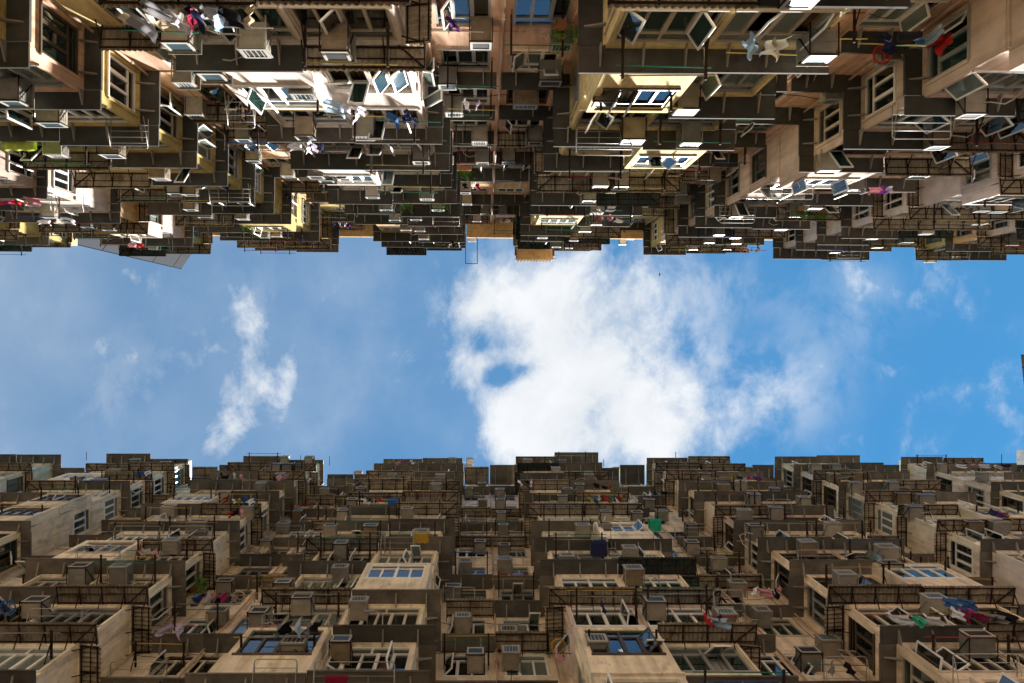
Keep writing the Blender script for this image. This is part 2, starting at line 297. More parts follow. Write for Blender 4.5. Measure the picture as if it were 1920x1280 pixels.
RC = {-1: {-3: 'NN', -2: 'NN', -1: 'NN', 0: 'FF', 1: 'FF', 2: 'FC', 3: 'FF', 4: 'FF', 5: 'NN', 6: 'FF', 7: 'FF', 8: 'CN', 9: 'NN'},
      1: {-1: 'FN', 0: 'FF', 1: 'FC', 2: 'CF', 3: 'FF', 4: 'NN', 5: 'CC', 6: 'FF', 7: 'CC', 8: 'NN', 9: 'FF', 10: 'NN'}}
def window(fc, parent, x, D, z, w, h, rz, near, opens=None, style=None):
    """frame mesh is the part; panes, sashes and curtain are its children"""
    style = style or rnd.choice(['white', 'white', 'alu', 'oldwhite', 'bronze'] if fc.s < 0 else ['white', 'white', 'oldwhite', 'oldwhite', 'alu', 'bronze'])
    gl = rnd.choice(['glass', 'glass', 'glassg', 'glassf'])
    n = max(2, round(w/.47)); th = .40; nt_ = max(1, n//2); w = round(w, 2); h = round(h, 2)
    def mk():
        m = MB(); a = .065; y0, y1 = -.10, -.03
        m.box(-w/2, w/2, y0, y1, 0, a); m.box(-w/2, w/2, y0, y1, h-a, h)
        m.box(-w/2, -w/2+a, y0, y1, a, h-a); m.box(w/2-a, w/2, y0, y1, a, h-a)
        m.box(-w/2+a, w/2-a, y0+.002, y1-.002, h-th-.025, h-th+.025)
        for i in range(1, n):
            xx = -w/2+w*i/n; b = .045 if i % 2 else .065
            m.box(xx-b/1.3, xx+b/1.3, y0+.004, y1+.006, a, h-th-.025)
        for i in range(1, nt_):
            xx = -w/2+w*i/nt_; m.box(xx-.025, xx+.025, y0+.004, y1-.004, h-th+.025, h-a)
        m.box(-w/2-.03, w/2+.03, -.05, .05, -.05, -.002)
        return m.mesh('window', M[style])
    o = link('window', cached(('win', w, h, style), mk), parent, (x, fc.s*D, z), rz)
    def pane_mesh(pw, ph, g):
        def f():
            m = MB(); m.box(-pw/2, pw/2, -.004, .004, 0, ph); return m.mesh('pane', M[g])
        return cached(('pane', round(pw, 3), round(ph, 3), g), f)
    lw = w/n; ph = h-th-.075
    curtained = rnd.random() < .75
    if near < 33:
        tw = w/nt_
        for i in range(nt_):
            link('pane', pane_mesh(tw-.05, th-.075, gl), o, (-w/2+tw*(i+.5), -.08, h-th+.025))
        for i in range(n):
            xc = -w/2+lw*(i+.5); r = rnd.random()
            po = (.24 if fc.s < 0 else .13)
            if r < po or (opens and i in opens):
                side = rnd.choice((-1, 1)); ang = R(rnd.uniform(30, 85))*side; hx = -side*(-lw/2+.03)
                # hinge at the outer jamb; the sash turns outward about the vertical
                hx = (-lw/2+.03) if side > 0 else (lw/2-.03)
                def sm(lw=lw, ph=ph, side=side):
                    m = MB(); a = .045; x0, x1 = (0, lw-.06) if side > 0 else (-(lw-.06), 0)
                    m.box(x0, x1, -.02, .02, 0, a); m.box(x0, x1, -.02, .02, ph-a, ph); m.box(x0, x0+a, -.02, .02, a, ph-a); m.box(x1-a, x1, -.02, .02, a, ph-a)
                    return m.mesh('sash', M['white' if style != 'bronze' else 'bronze'])
                sa = link('sash', cached(('sash', round(lw, 3), round(ph, 3), side, style == 'bronze'), sm), o, (xc+hx, -.03, .05), ang)
                pm = pane_mesh(lw-.15, ph-.09, gl)
                p = link('pane', pm, o, None); p.location = Vector((xc+hx, -.03, .095))+Matrix.Rotation(ang, 3, 'Z') @ Vector((side*(lw-.06)/2, 0, 0)); p.rotation_euler = (0, 0, ang)
            elif r > .94:   # awning sash propped out from the top
                a0 = R(rnd.uniform(20, 50))
                def sm2(lw=lw, ph=ph):
                    m = MB(); a = .045; x0, x1 = -lw/2+.03, lw/2-.03
                    m.box(x0, x1, -.02, .02, -ph, -ph+a); m.box(x0, x1, -.02, .02, -a, 0); m.box(x0, x0+a, -.02, .02, -ph+a, -a); m.box(x1-a, x1, -.02, .02, -ph+a, -a)
                    return m.mesh('sash', M['white'])
                sa = link('sash', cached(('sash2', round(lw, 3), round(ph, 3)), sm2), o, (xc, -.03, .05+ph)); sa.rotation_euler = (a0, 0, 0)
                p = link('pane', pane_mesh(lw-.15, ph-.09, gl), o); p.location = (xc, -.03+math.sin(a0)*(ph-.045), .05+ph-math.cos(a0)*(ph-.045)); p.rotation_euler = (a0, 0, 0)
            else:
                link('pane', pane_mesh(lw-.06, ph, gl), o, (xc, -.08, .05))
    else:
        def allp():
            m = MB()
            for i in range(n): m.box(-w/2+lw*i+.04, -w/2+lw*(i+1)-.04, -.084, -.076, .05, .05+ph)
            for i in range(nt_): m.box(-w/2+w/nt_*i+.04, -w/2+w/nt_*(i+1)-.04, -.084, -.076, h-th+.03, h-.05)
            return m.mesh('pane', M[gl])
        g = link('pane', cached(('allp', w, h, gl), allp), o); g['kind'] = 'stuff'
        if rnd.random() < .45:
            side = rnd.choice((-1, 1)); xc = -w/2+lw*(rnd.randrange(n)+.5)
            def sm(lw=lw, ph=ph, side=side):
                m = MB(); a = .05; x0, x1 = (0, lw-.06) if side > 0 else (-(lw-.06), 0)
                m.box(x0, x1, -.02, .02, 0, a); m.box(x0, x1, -.02, .02, ph-a, ph); m.box(x0, x0+a, -.02, .02, a, ph-a); m.box(x1-a, x1, -.02, .02, a, ph-a)
                return m.mesh('sash', M['white'])
            link('sash', cached(('sashf', round(lw, 3), round(ph, 3), side), sm), o, (xc+(-lw/2+.03)*side, -.03, .05), R(rnd.uniform(35, 80))*side)
    if curtained:
        ci = rnd.randrange(len(CUR)); full = rnd.random() < .4
        def cm():
            m = MB(); cw_ = w*.96 if full else w*.36; segs = int(cw_/.035); x0 = -w/2+.03
            for i in range(segs+1):
                xx = x0+cw_*i/segs; yy = -.24+.028*math.sin(i*1.5)+.01*math.sin(i*.7)
                m.v += [(xx, yy, .02), (xx, yy, h-.03)]
            for i in range(segs): m.f.append((2*i, 2*i+2, 2*i+3, 2*i+1))
            if not full:
                b = len(m.v); x0 = w/2-.03-cw_
                for i in range(segs+1):
                    xx = x0+cw_*i/segs; yy = -.24+.028*math.sin(i*1.5+1)
                    m.v += [(xx, yy, .02), (xx, yy, h-.03)]
                for i in range(segs): m.f.append((b+2*i, b+2*i+2, b+2*i+3, b+2*i+1))
            return m.mesh('curtain', CUR[ci])
        link('curtain', cached(('cur', w, h, ci, full), cm), o)
    return o

def wall_seg(m, fc, mode, a0, a1, D, t, z0, z1, holes, hz0, hz1, face=0):
    """mode 'f': panel along x at distance D, thickness t away from court. mode 's': panel along D (a0..a1 are D values) at x=D, thickness t in direction -face"""
    def bx(u0, u1, za, zb):
        if u1-u0 < 1e-4 or zb-za < 1e-4: return
        if mode == 'f': m.box(u0, u1, fc.s*D, fc.s*(D+t), za, zb)
        else: m.box(D, D-face*t, fc.s*u0, fc.s*u1, za, zb)
    if not holes: bx(a0, a1, z0, z1); return
    bx(a0, a1, z0, hz0); bx(a0, a1, hz1, z1)
    u = a0
    for c, w in holes: bx(u, c-w/2, hz0, hz1); u = c+w/2
    bx(u, a1, hz0, hz1)

RIB = {}
def flat_canopy(fc, parent, x0, x1, D0, D1, z, m, brackets, along='x'):
    """D0 outer lip, D1 at wall"""
    mb = MB(); s = fc.s; th = .05
    mb.box(x0, x1, s*D0, s*D1, z-th, z)
    if along == 'x': mb.box(x0, x1, s*D0, s*(D0-.012), z-th-.03, z+.02)
    else: mb.box(*brackets['lip'], s*D0, s*D1, z-th-.03, z+.02)
    return mb.build('canopy', M[m], parent)
def bracket_mesh(L_, hgt):
    def f():
        m = MB(); t = .017
        # triangular plate under the slab, local +y outward, z=0 at slab underside
        v = [(-t, 0, 0), (-t, L_, 0), (-t, L_, -.035), (-t, 0, -hgt), (t, 0, 0), (t, L_, 0), (t, L_, -.035), (t, 0, -hgt)]
        m.hexa(v); return m.mesh('bracket', M['bracket'])
    return cached(('br', round(L_, 2), round(hgt, 2)), f)
def corr_mesh(wd, dp, key):
    """sheet wd wide (x), dp deep (outward +y, sloping down), ridges run outward"""
    def f():
        m = MB(); p = .13; n = max(4, int(wd/p)*4); drop = .10
        for i in range(n+1):
            x = -wd/2+wd*i/n; zz = .035*math.sin(i*math.pi/2)
            m.v += [(x, 0, zz), (x, dp, zz-drop)]
        for i in range(n): m.f.append((2*i, 2*i+2, 2*i+3, 2*i+1))
        b = len(m.v)
        for i in range(n+1):
            x = -wd/2+wd*i/n; zz = .035*math.sin(i*math.pi/2)+.006
            m.v += [(x, 0, zz), (x, dp, zz-drop)]
        for i in range(n): m.f.append((b+2*i, b+2*i+1, b+2*i+3, b+2*i+2))
        return m.mesh('corrugated_sheet', M[key])
    return cached(('corr', round(wd, 2), round(dp, 2), key), f)
def corr_canopy(fc, parent, cx, wd, D1, dp, z, rz, key, xside=None, diag=0):
    """steel frame is the canopy part, with the sheet as its sub-part"""
    def f():
        m = MB(); b = .035; drop = .10; zz = -.05
        m.box(-wd/2, wd/2, dp*.93-b, dp*.93, zz-drop*.93-b, zz-drop*.93); m.box(-wd/2, wd/2, dp*.12, dp*.12+b, zz-.012-b, zz-.012)
        m.box(-wd/2, wd/2, dp*.55, dp*.55+.025, zz-drop*.55-.025, zz-drop*.55)
        n = max(1, round(wd/.75))
        for i in range(n+1):
            x = -wd/2+b/2+(wd-b)*i/n
            m.bar((x, 0, zz-.01), (x, dp*.95, zz-drop*.95-.01), b*.9)
            m.bar((x, 0, zz-.32), (x, dp*.6, zz-drop*.6-.02), b*.7)
        if diag: m.bar((diag*wd/2, dp*.93, zz-drop), (diag*(wd/2-dp), .02, zz-.02), b)
        return m.mesh('canopy', M['steel'])
    loc = (cx, fc.s*D1, z) if xside is None else (xside, fc.s*cx, z)
    o = link('canopy', cached(('cf', round(wd, 2), round(dp, 2), diag), f), parent, loc, rz)
    link('corrugated_sheet', corr_mesh(wd, dp, key), o)
    return o
SHEET = {'C': 'corr', 'G': 'corrgrey', 'D': 'corrdark'}
def canopy_piece(fc, parent, typ, x0, x1, D1, proj, z, corner=0):
    s = fc.s; rz = 0 if s < 0 else math.pi
    if typ == 'N': return
    if typ == 'F':
        m = rnd.choice(['slab', 'slab', 'slab2']) if s < 0 else rnd.choice(['slabm', 'slabl', 'slabl'])
        mb = MB(); mb.box(x0, x1, s*(D1-proj), s*D1, z-.05, z); mb.box(x0, x1, s*(D1-proj-.02), s*(D1-proj), z-.065, z+.01)
        o = mb.build('canopy', M[m], parent)
        n = max(1, round((x1-x0)/.85))
        for i in range(n):
            if rnd.random() < .06: continue
            x = x0+(x1-x0)*(i+.5)/n+rnd.uniform(-.04, .04)
            link('bracket', bracket_mesh(proj*.82, .2), o, (x, s*D1, z-.05), rz)
        return o
    dg = corner*(1 if s < 0 else -1)
    return corr_canopy(fc, parent, (x0+x1)/2, x1-x0, D1, proj+.12, z-.02, rz, SHEET[typ], diag=dg)
def canopy_side(fc, parent, typ, xw, face, Da, Db, proj, z):
    """along a side wall at x=xw facing 'face' (+1/-1), from Da (front) to Db"""
    s = fc.s
    if typ == 'N': return
    if typ == 'F':
        mb = MB(); mb.box(xw, xw+face*proj, s*Da, s*Db, z-.05, z); mb.box(xw+face*proj, xw+face*(proj+.02), s*Da, s*Db, z-.065, z+.01)
        o = mb.build('canopy', M['slab' if s < 0 else 'slabl'], parent)
        for t in (.25, .75):
            link('bracket', bracket_mesh(proj*.82, .2), o, (xw, s*(Da+(Db-Da)*t), z-.05), -math.pi/2*face)
        return o
    return corr_canopy(fc, parent, (Da+Db)/2, Db-Da, None, proj+.12, z-.02, -math.pi/2*face, SHEET[typ], xside=xw)

WH = 1.5
EXT = {(-1, 4, -1, 0), (-1, 5, -1, 0), (-1, 4, 2, 0), (-1, 5, 1, 1), (-1, 5, 5, 0), (-1, 3, 6, 1), (-1, 6, 2, 0), (-1, 6, -2, 0), (-1, 2, 7, 1), (-1, 7, 3, 0),
       (1, 4, 0, 0), (1, 4, 2, 1), (1, 5, 0, 0), (1, 5, -1, 0), (1, 3, 6, 0), (1, 2, 5, 1), (1, 2, 6, 1), (1, 6, -1, 0), (1, 6, 2, 1), (1, 7, 2, 0), (1, 3, 3, 0), (1, 5, 4, 1), (1, 1, 8, 1), (1, 2, 8, 0), (1, 7, 5, 1)}
def build_facade(fc):
    s = fc.s; root = fc.root; t = .14
    rfront = 0 if s < 0 else math.pi
    BL = bays(fc)
    for kind, x0, x1, bi in BL:
        if kind == 'block': wx0, wx1, Dn = x0+fc.pw, x1-fc.pw, fc.Dw
        else: wx0, wx1, Dn = x0-fc.pw, x1+fc.pw, fc.Dr
        xc = (wx0+wx1)/2
        base = M[BLK[s][bi]] if kind == 'block' else M[REC[s]]
        face = 1 if xc < 0 else -1                    # side wall that looks towards the courtyard centre
        if kind == 'recess' and bi != fc.cen[0]: base = M[REC[s]] if s < 0 or bi % 2 else M['beige']
        zlow = fc.z0+(fc.kmin)*H
        mb = MB()                                       # plain wall down to the ground
        wall_seg(mb, fc, 'f', wx0, wx1, Dn, t, ZG, zlow, [], 0, 0)
        if kind == 'block':
            for fz in (1, -1): wall_seg(mb, fc, 's', fc.Dw+t, fc.Dr, wx1 if fz > 0 else wx0, t, ZG, zlow, [], 0, 0, fz)
        mb.build('wall', base, root)
        for k in range(fc.kmin+1, fc.kmax+1):
            z1 = fc.z0+k*H; z0 = z1-H; hz1 = z1-.17; hz0 = hz1-WH
            mcol = base
            ext_ = any((s, bi, k, h_) in EXT for h_ in (0, 1))
            if rnd.random() < .14 and not ext_: mcol = M[rnd.choice(['cream', 'paleyellow', 'pinkgrey', 'salmon'] if s < 0 else ['cream', 'tan', 'beige', 'pinkgrey'])]
            if s < 0 and (kind == 'recess' and k >= fc.kmax-3 or kind == 'block' and k >= fc.kmax-3 and rnd.random() < (.7 if xc < 3 else .3)) and not ext_: mcol = M[rnd.choice(['ochre', 'ochre', 'yellow'])]  # warm sunlit glow near the upper roofline, put into the wall colour
            zz = (hz0+hz1)/2
            vis = inview(xc, Dn, zz, 350)
            fh = []; sh = {1: [], -1: []}
            if vis:
                if kind == 'block':
                    ww = (wx1-wx0); w = ww/2-.20
                    fh = [(wx0+ww*.25+.01, w), (wx0+ww*.75-.01, w)]
                    if inview(wx1 if face > 0 else wx0, fc.Dw, zz, 200):
                        if rnd.random() < (.78 if s < 0 else .7): sh[face] = [((fc.Dw+t+fc.Dr)/2, 1.18)]
                else:
                    fh = [(xc-.95, 1.35), (xc+.95, 1.35)]
                    if bi != fc.cen[0] and rnd.random() < .3: fh = [(xc-.2, 1.75)]
            mb = MB()
            wall_seg(mb, fc, 'f', wx0, wx1, Dn, t, z0, z1, fh, hz0, hz1)
            # raised surround above and beside the openings, and a band at the slab
            if kind == 'block':
                mb.box(wx0+.003, wx1-.003, s*(Dn-.05), s*Dn, z1-.13, z1-.05)
                mb.box(wx0-.03, wx1+.03, s*(Dn-.03), s*(Dn), z0+.0, z0+.09)
                for xx in (wx0+.045, wx1-.045, xc): mb.box(xx-.04, xx+.04, s*(Dn-.05), s*Dn, hz0-.02, z1-.13)
                for fz in (1, -1):
                    wall_seg(mb, fc, 's', fc.Dw+t, fc.Dr, wx1 if fz > 0 else wx0, t, z0, z1, sh[fz], hz0, hz1, fz)
                    xw = wx1 if fz > 0 else wx0
                    mb.box(xw, xw+fz*.05, s*(fc.Dw+.002), s*fc.Dr, z1-.13, z1-.05)
                    mb.box(xw, xw+fz*.03, s*(fc.Dw+.002), s*fc.Dr, z0, z0+.09)
                    if sh[fz]:
                        c = sh[fz][0][0]
                        for dd in (c-.64, c+.64): mb.box(xw, xw+fz*.05, s*(dd-.035), s*(dd+.035), hz0-.02, z1-.13)
            else:
                mb.box(xc-.07, xc+.07, s*(Dn-.04), s*Dn, z0, z1)
                mb.box(wx0+t, xc-.092, s*(Dn-.03), s*Dn, z0+.02, z0+.12); mb.box(xc+.092, wx1-t, s*(Dn-.03), s*Dn, z0+.02, z0+.12)
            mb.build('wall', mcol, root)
            if vis:
                st = rnd.choice(['white', 'white', 'alu', 'oldwhite', 'bronze'] if s < 0 else ['white', 'oldwhite', 'alu', 'bronze'])
                for c, w in fh:
                    if inview(c, Dn, zz, 110): window(fc, root, c, Dn, hz0, w, WH, rfront, z1, style=st if rnd.random() < .6 else None)
                for fz in (1, -1):
                    for c, w in sh[fz]:
                        xw = wx1 if fz > 0 else wx0
                        if inview(xw, c, zz, 110): window(fc, root, xw, c, hz0, w, WH, -math.pi/2*fz, z1, style=st)
            if kind == 'block' and vis:
                for half in (0, 1):
                    if (s, bi, k, half) in EXT:
                        xa, xb = (wx0+.02, xc-.03) if half == 0 else (xc+.03, wx1-.02); De = Dn-.46
                        m2 = MB(); cx_ = (xa+xb)/2; wl = xb-xa-.34
                        wall_seg(m2, fc, 'f', xa, xb, De, .1, z0+.12, z1-.03, [(cx_, wl)], hz0, hz1)
                        m2.box(xa, xa+.1, s*(De+.1), s*(Dn-.052), z0+.12, z1-.03); m2.box(xb-.1, xb, s*(De+.1), s*(Dn-.052), z0+.12, z1-.03)
                        m2.box(xa-.04, xb+.04, s*(De-.04), s*(Dn-.052), z0+.06, z0+.118)
                        m2.box(xa+.1, xb-.1, s*(De+.1), s*(Dn-.052), z1-.1, z1-.03)
                        m2.build('bay_extension', mcol, root)
                        if inview(cx_, De, zz, 110): window(fc, root, cx_, De, hz0, wl, WH, rfront, z1)
            # canopies
            if k < fc.kmin+1 or not inview(xc, Dn-.5, z1, 400): continue
            if kind == 'block':
                ty = T.get((s, bi, k))
                if ty is None:
                    def pick():
                        r = rnd.random(); far = abs(xc) > 8
                        return 'F' if r < .56 else ('C' if r < .84 else ('D' if r < .92 and s < 0 else ('G' if r < .9 else ('N' if k < fc.kmax else 'F'))))
                    ty = (pick(), pick())
                ty = tuple('N' if (s, bi, k, h_) in EXT else q for h_, q in enumerate(ty))
                if k == fc.kmax: ty = tuple('F' if q == 'N' else q for q in ty)
                pj = fc.pw+rnd.uniform(-.05, .10); pj2 = fc.pw+rnd.uniform(-.05, .10); dz = rnd.uniform(-.06, .03)
                if k == fc.kmax: pj += rnd.uniform(-.25, .2); pj2 += rnd.uniform(-.3, .25)
                canopy_piece(fc, root, ty[0], wx0-(pj if ty[0] != 'N' else 0), xc-.01, Dn, pj, z1+dz, -1)
                canopy_piece(fc, root, ty[1], xc+.01, wx1+(pj2 if ty[1] != 'N' else 0), Dn, pj2, z1+dz*.3+.003, 1)
                canopy_side(fc, root, ty[0], wx0, -1, fc.Dw+.01, fc.Dr-.01, pj, z1+dz)
                canopy_side(fc, root, ty[1], wx1, 1, fc.Dw+.01, fc.Dr-.01, pj2, z1+dz*.3+.003)
            else:
                def pr():
                    r = rnd.random(); return 'F' if r < (.66 if k < fc.kmax-3 else .4) else ('C' if r < (.84 if k < fc.kmax-3 else .6) else 'N')
                pj = .5+rnd.uniform(-.05, .1)
                a, b = pr(), pr()
                if rnd.random() < .5: b = a
                if bi == fc.cen[0]: a, b = RC[s].get(k, (a, b))
                canopy_piece(fc, root, a, x0+.03, xc-(.07 if s < 0 else .005), Dn, pj, z1-.06)
                canopy_piece(fc, root, b, xc+(.07 if s < 0 else .005), x1-.03, Dn, pj+rnd.uniform(-.05, .05), z1-.06)
        # pipes on the recess pier and in its corners
        if kind == 'recess' and abs(xc) < 36:
            for xx, rr_ in ((xc+.03, .035), (wx0+t+.12, .035), (wx1-t-.25, .03)):
                mb = MB(); mb.tube([(xx, s*(Dn-.13), 6), (xx, s*(Dn-.13), fc.ztop+.1)], rr_, 8)
                for k in range(fc.kmin+1, fc.kmax+1): mb.tube([(xx, s*(Dn-.13), fc.z0+k*H-1.0), (xx, s*(Dn-.13), fc.z0+k*H-.9)], rr_+.015, 8)
                mb.build('drain_pipe', M['pipe'], root)
        if kind == 'recess' and abs(xc) < 34:
            for j in range(7):
                k = rnd.randrange(fc.kmin+1, fc.kmax); z = fc.z0+k*H-rnd.uniform(.2, 1.2); m2 = MB(); sag = rnd.uniform(.05, .45); xa, xb = wx0+t, wx1-t
                if rnd.random() < .5: xb = xa+(xb-xa)*rnd.uniform(.3, .8)
                m2.tube([(xa+(xb-xa)*q/8, s*(Dn-.05-.1*rnd.random()), z-sag*(1-(q/4-1)**2)) for q in range(9)], .011, 4)
                m2.build('cable', M['steel'], root)
            for j in range(2):
                xx = rnd.uniform(wx0+t+.2, wx1-t-.2); za = fc.z0+rnd.randrange(fc.kmin+1, fc.kmax-3)*H; m2 = MB()
                m2.tube([(xx+.06*rnd.uniform(-1, 1), s*(Dn-.07), za+q*1.1) for q in range(9)], .012, 4)
                m2.build('cable', M['steel'], root)
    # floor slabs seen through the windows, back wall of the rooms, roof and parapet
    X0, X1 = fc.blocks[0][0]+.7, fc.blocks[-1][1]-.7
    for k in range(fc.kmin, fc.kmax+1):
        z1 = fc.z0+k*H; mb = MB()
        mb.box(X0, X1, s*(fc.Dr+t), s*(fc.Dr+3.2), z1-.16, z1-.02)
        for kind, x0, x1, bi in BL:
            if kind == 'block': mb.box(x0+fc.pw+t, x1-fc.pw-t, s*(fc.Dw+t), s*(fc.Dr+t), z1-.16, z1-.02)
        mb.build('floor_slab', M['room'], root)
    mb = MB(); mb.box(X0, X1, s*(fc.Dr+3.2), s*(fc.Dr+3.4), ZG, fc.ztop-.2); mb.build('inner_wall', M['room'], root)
    mb = MB(); zt = fc.ztop
    mb.box(X0, X1, s*(fc.Dr+t+.01), s*(fc.Dr+14), zt+.0, zt+.2)
    mb.build('roof', M['roof'], root)
    mb = MB()
    for kind, x0, x1, bi in BL:
        if kind == 'recess': {
            mb.box(x0+.02, x1-.02, s*(fc.Dr-1.05), s*(fc.Dr+.0), zt+.01, zt+.28) if s < 0 else None,
            None if s < 0 else [canopy_piece(fc, root, q, xa+.04, xb-.04, fc.Dr, pq, zt+zq) for q, xa, xb, pq, zq in (('F' if bi % 2 else 'C', x0, (x0+x1)/2, (.75 if bi == 3 else 1.2), .06), ('F', (x0+x1)/2, x1, (.75 if bi == 3 else 1.4), .09))] and None}
        else: mb.box(x0+fc.pw-.06, x1-fc.pw+.06, s*(fc.Dw-.08), s*(fc.Dr-.0), zt+.02, zt+.9)
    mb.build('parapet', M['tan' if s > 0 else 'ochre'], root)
build_facade(UP); build_facade(LO)

# ground of the courtyard
mb = MB(); mb.box(-600, 600, -600, 600, ZG-.3, ZG); g = mb.build('ground', M['ground']); g['kind'] = 'structure'

# ------------------------------------------------------------------ loose things placed from measurements
THINGS = []
def locate(x, y, out):
    """photograph pixel of a thing that stands 'out' metres in front of its wall -> facade, bay, position"""
    fc = UP if y < 637 else LO
    d = abs(y-VY)
    for kind, x0, x1, bi in bays(fc):
        Dn = fc.Dw if kind == 'block' else fc.Dr
        D = Dn-out; z = F*D/d; X = (x-VX)*z/F
        lo, hi = (x0, x1) if kind == 'block' else (x0, x1)
        if kind == 'block' and lo-.15 <= X <= hi+.15: return fc, kind, bi, X, Dn, z, x0, x1
    for kind, x0, x1, bi in bays(fc):
        if kind != 'recess': continue
        Dn = fc.Dr; D = Dn-out; z = F*D/d; X = (x-VX)*z/F
        if x0-.9 <= X <= x1+.9: return fc, kind, bi, X, Dn, z, x0, x1
    return None
def place(o, fc, X, D, z, rz=0.0):
    a = ROT[fc.s]; p = Matrix.Rotation(a, 3, 'Z') @ Vector((X, fc.s*D, z))
    o.location = p; o.rotation_euler = (0, 0, a+(0 if fc.s < 0 else math.pi)+rz)
def reg(o, what, cat, fc, kind, bi, X, z, group=None):
    k = int(math.ceil((z-fc.z0)/H)); st = max(1, fc.kmax-k+1)
    o['category'] = cat
    if group: o['group'] = group
    THINGS.append([o, f'{what}, {ordn(min(st, 15))} storey down, {bayname(fc, kind, bi)}, {fc.name} building', X])
def empty(name): 
    o = bpy.data.objects.new(name, None); COL.objects.link(o); return o

# air conditioners ------------------------------------------------
def ac_parts(w, body, fins, variant):
    w = round(w, 1)
    def casing():
        m = MB(); d, h, b = .56, .42, .02
        m.box(-w/2, w/2, -d-.06, -.025, 0, h)                       # y=0 outer face
        m.box(-w/2-.008, w/2+.008, -d*.55, -d*.5, -.006, h+.006); m.box(-w/2+.05, w/2-.05, -d*.45, -.08, -.01, -.0005)
        m.box(-w/2+.05, w/2-.05, -d*.95, -d*.6, -.01, -.0005)
        for sx in (-1, 1):
            for i in range(4): m.box(sx*w/2, sx*(w/2+.006), -.38, -.12, .08+i*.08, .12+i*.08)
        return m.mesh('casing', M[body])
    def bezel():
        m = MB(); h = .42; b = .045
        m.box(-w/2-.01, w/2+.01, -.025, 0, -.012, b); m.box(-w/2-.01, w/2+.01, -.025, 0, h-b, h+.012)
        m.box(-w/2-.01, -w/2+b, -.025, 0, b, h-b); m.box(w/2-b, w/2+.01, -.025, 0, b, h-b)
        if variant:
            for i in range(1, 5): x = -w/2+w*i/5; m.box(x-.008, x+.008, -.02, -.004, b, h-b)
        return m.mesh('bezel', M['acface'])
    def grille():
        m = MB(); h = .42; n = 9
        for i in range(n): z = .05+(h-.1)*i/n; m.box(-w/2+.04, w/2-.04, -.0245, -.012, z, z+.022)
        return m.mesh('grille', M[fins])
    def support():
        m = MB(); b = .025
        for sx in (-1, 1):
            x = sx*(w/2+.03); m.box(x-b/2, x+b/2, -.75, .02, -.045, -.02)
            m.bar((x, -.02, -.03), (x, -.62, .44), b*.8)
            m.box(x-b/2, x+b/2, -.04, -.015, -.02, .44)
        m.box(-w/2-.03, w/2+.03, -.04, -.015, -.045, -.02)
        return m.mesh('support_frame', M['bracket' if variant else 'steel'])
    return [cached(('ac', n, w, body, fins, variant), f) for n, f in (('casing', casing), ('bezel', bezel), ('grille', grille), ('support', support))]
ACZ = {}
A = []
def r4(ox, oy, lst): A.extend((ox+a/4, oy+b/4, w/4) for a, b, w in lst)
r4(0, 0, [(45, 795, 110), (340, 955, 170), (1270, 350, 150), (1350, 645, 130), (1550, 580, 130), (1440, 885, 125), (1870, 395, 140)])
r4(0, 240, [(385, 232, 130), (800, 228, 150), (1170, 400, 115), (1290, 515, 100), (1405, 520, 100), (1405, 632, 90), (1520, 690, 90), (1800, 700, 80), (630, 770, 80), (795, 790, 80), (350, 700, 90), (1855, 265, 90), (1135, 930, 60), (1000, 880, 60), (1800, 105, 100)])
r4(480, 0, [(570, 410, 190), (325, 725, 160), (1360, 648, 110), (1670, 330, 130), (345, 1040, 130), (790, 1040, 130), (1470, 855, 100), (1665, 1070, 95), (1225, 1222, 105), (1690, 1225, 80), (1885, 1220, 80)])
r4(480, 240, [(430, 378, 95), (222, 375, 90), (510, 410, 65), (860, 530, 90), (1270, 540, 90), (965, 625, 80), (1355, 622, 80), (1560, 490, 80), (1575, 575, 60), (1710, 655, 60), (1845, 650, 60), (1650, 703, 60), (1030, 700, 80), (1190, 695, 70), (1115, 775, 70), (1220, 780, 70), (1250, 840, 70), (1615, 855, 50), (1710, 810, 50), (1810, 820, 50), (45, 835, 70), (140, 830, 70)])
r4(960, 0, [(445, 340, 110), (690, 770, 145), (1310, 820, 140), (285, 615, 150), (90, 795, 180), (165, 1070, 110), (905, 1050, 150), (1340, 1070, 130)])
r4(960, 240, [(660, 435, 100), (815, 440, 100), (575, 545, 90), (635, 635, 80), (630, 725, 70), (545, 775, 90), (1140, 590, 80), (1425, 555, 80), (1250, 505, 70), (1590, 410, 80), (1670, 665, 80), (1555, 795, 70), (1680, 815, 70), (1480, 855, 70), (1350, 910, 60), (1670, 865, 60), (1610, 905, 60), (930, 830, 50), (890, 870, 50), (1000, 875, 50), (970, 780, 50), (460, 845, 60), (330, 893, 60), (225, 825, 60), (420, 900, 50)])
r4(1440, 0, [(210, 35, 200), (400, 410, 120), (1050, 440, 150), (520, 735, 130), (1530, 845, 160), (1290, 1080, 140)])
r4(1440, 240, [(435, 320, 140), (1150, 340, 130), (630, 465, 110), (360, 590, 90), (175, 665, 80), (105, 750, 70), (1620, 600, 80), (1740, 605, 100), (1610, 695, 80), (1195, 775, 80), (1050, 840, 80), (830, 880, 60), (790, 815, 60), (510, 920, 60), (1220, 985, 60), (1840, 855, 80)])
r4(0, 840, [(730, 230, 90), (840, 155, 80), (1000, 80, 70), (1225, 100, 70), (1280, 415, 90), (1665, 330, 85), (1495, 530, 110), (1860, 425, 85), (1270, 685, 110), (575, 880, 130), (880, 880, 130), (570, 215, 80)])
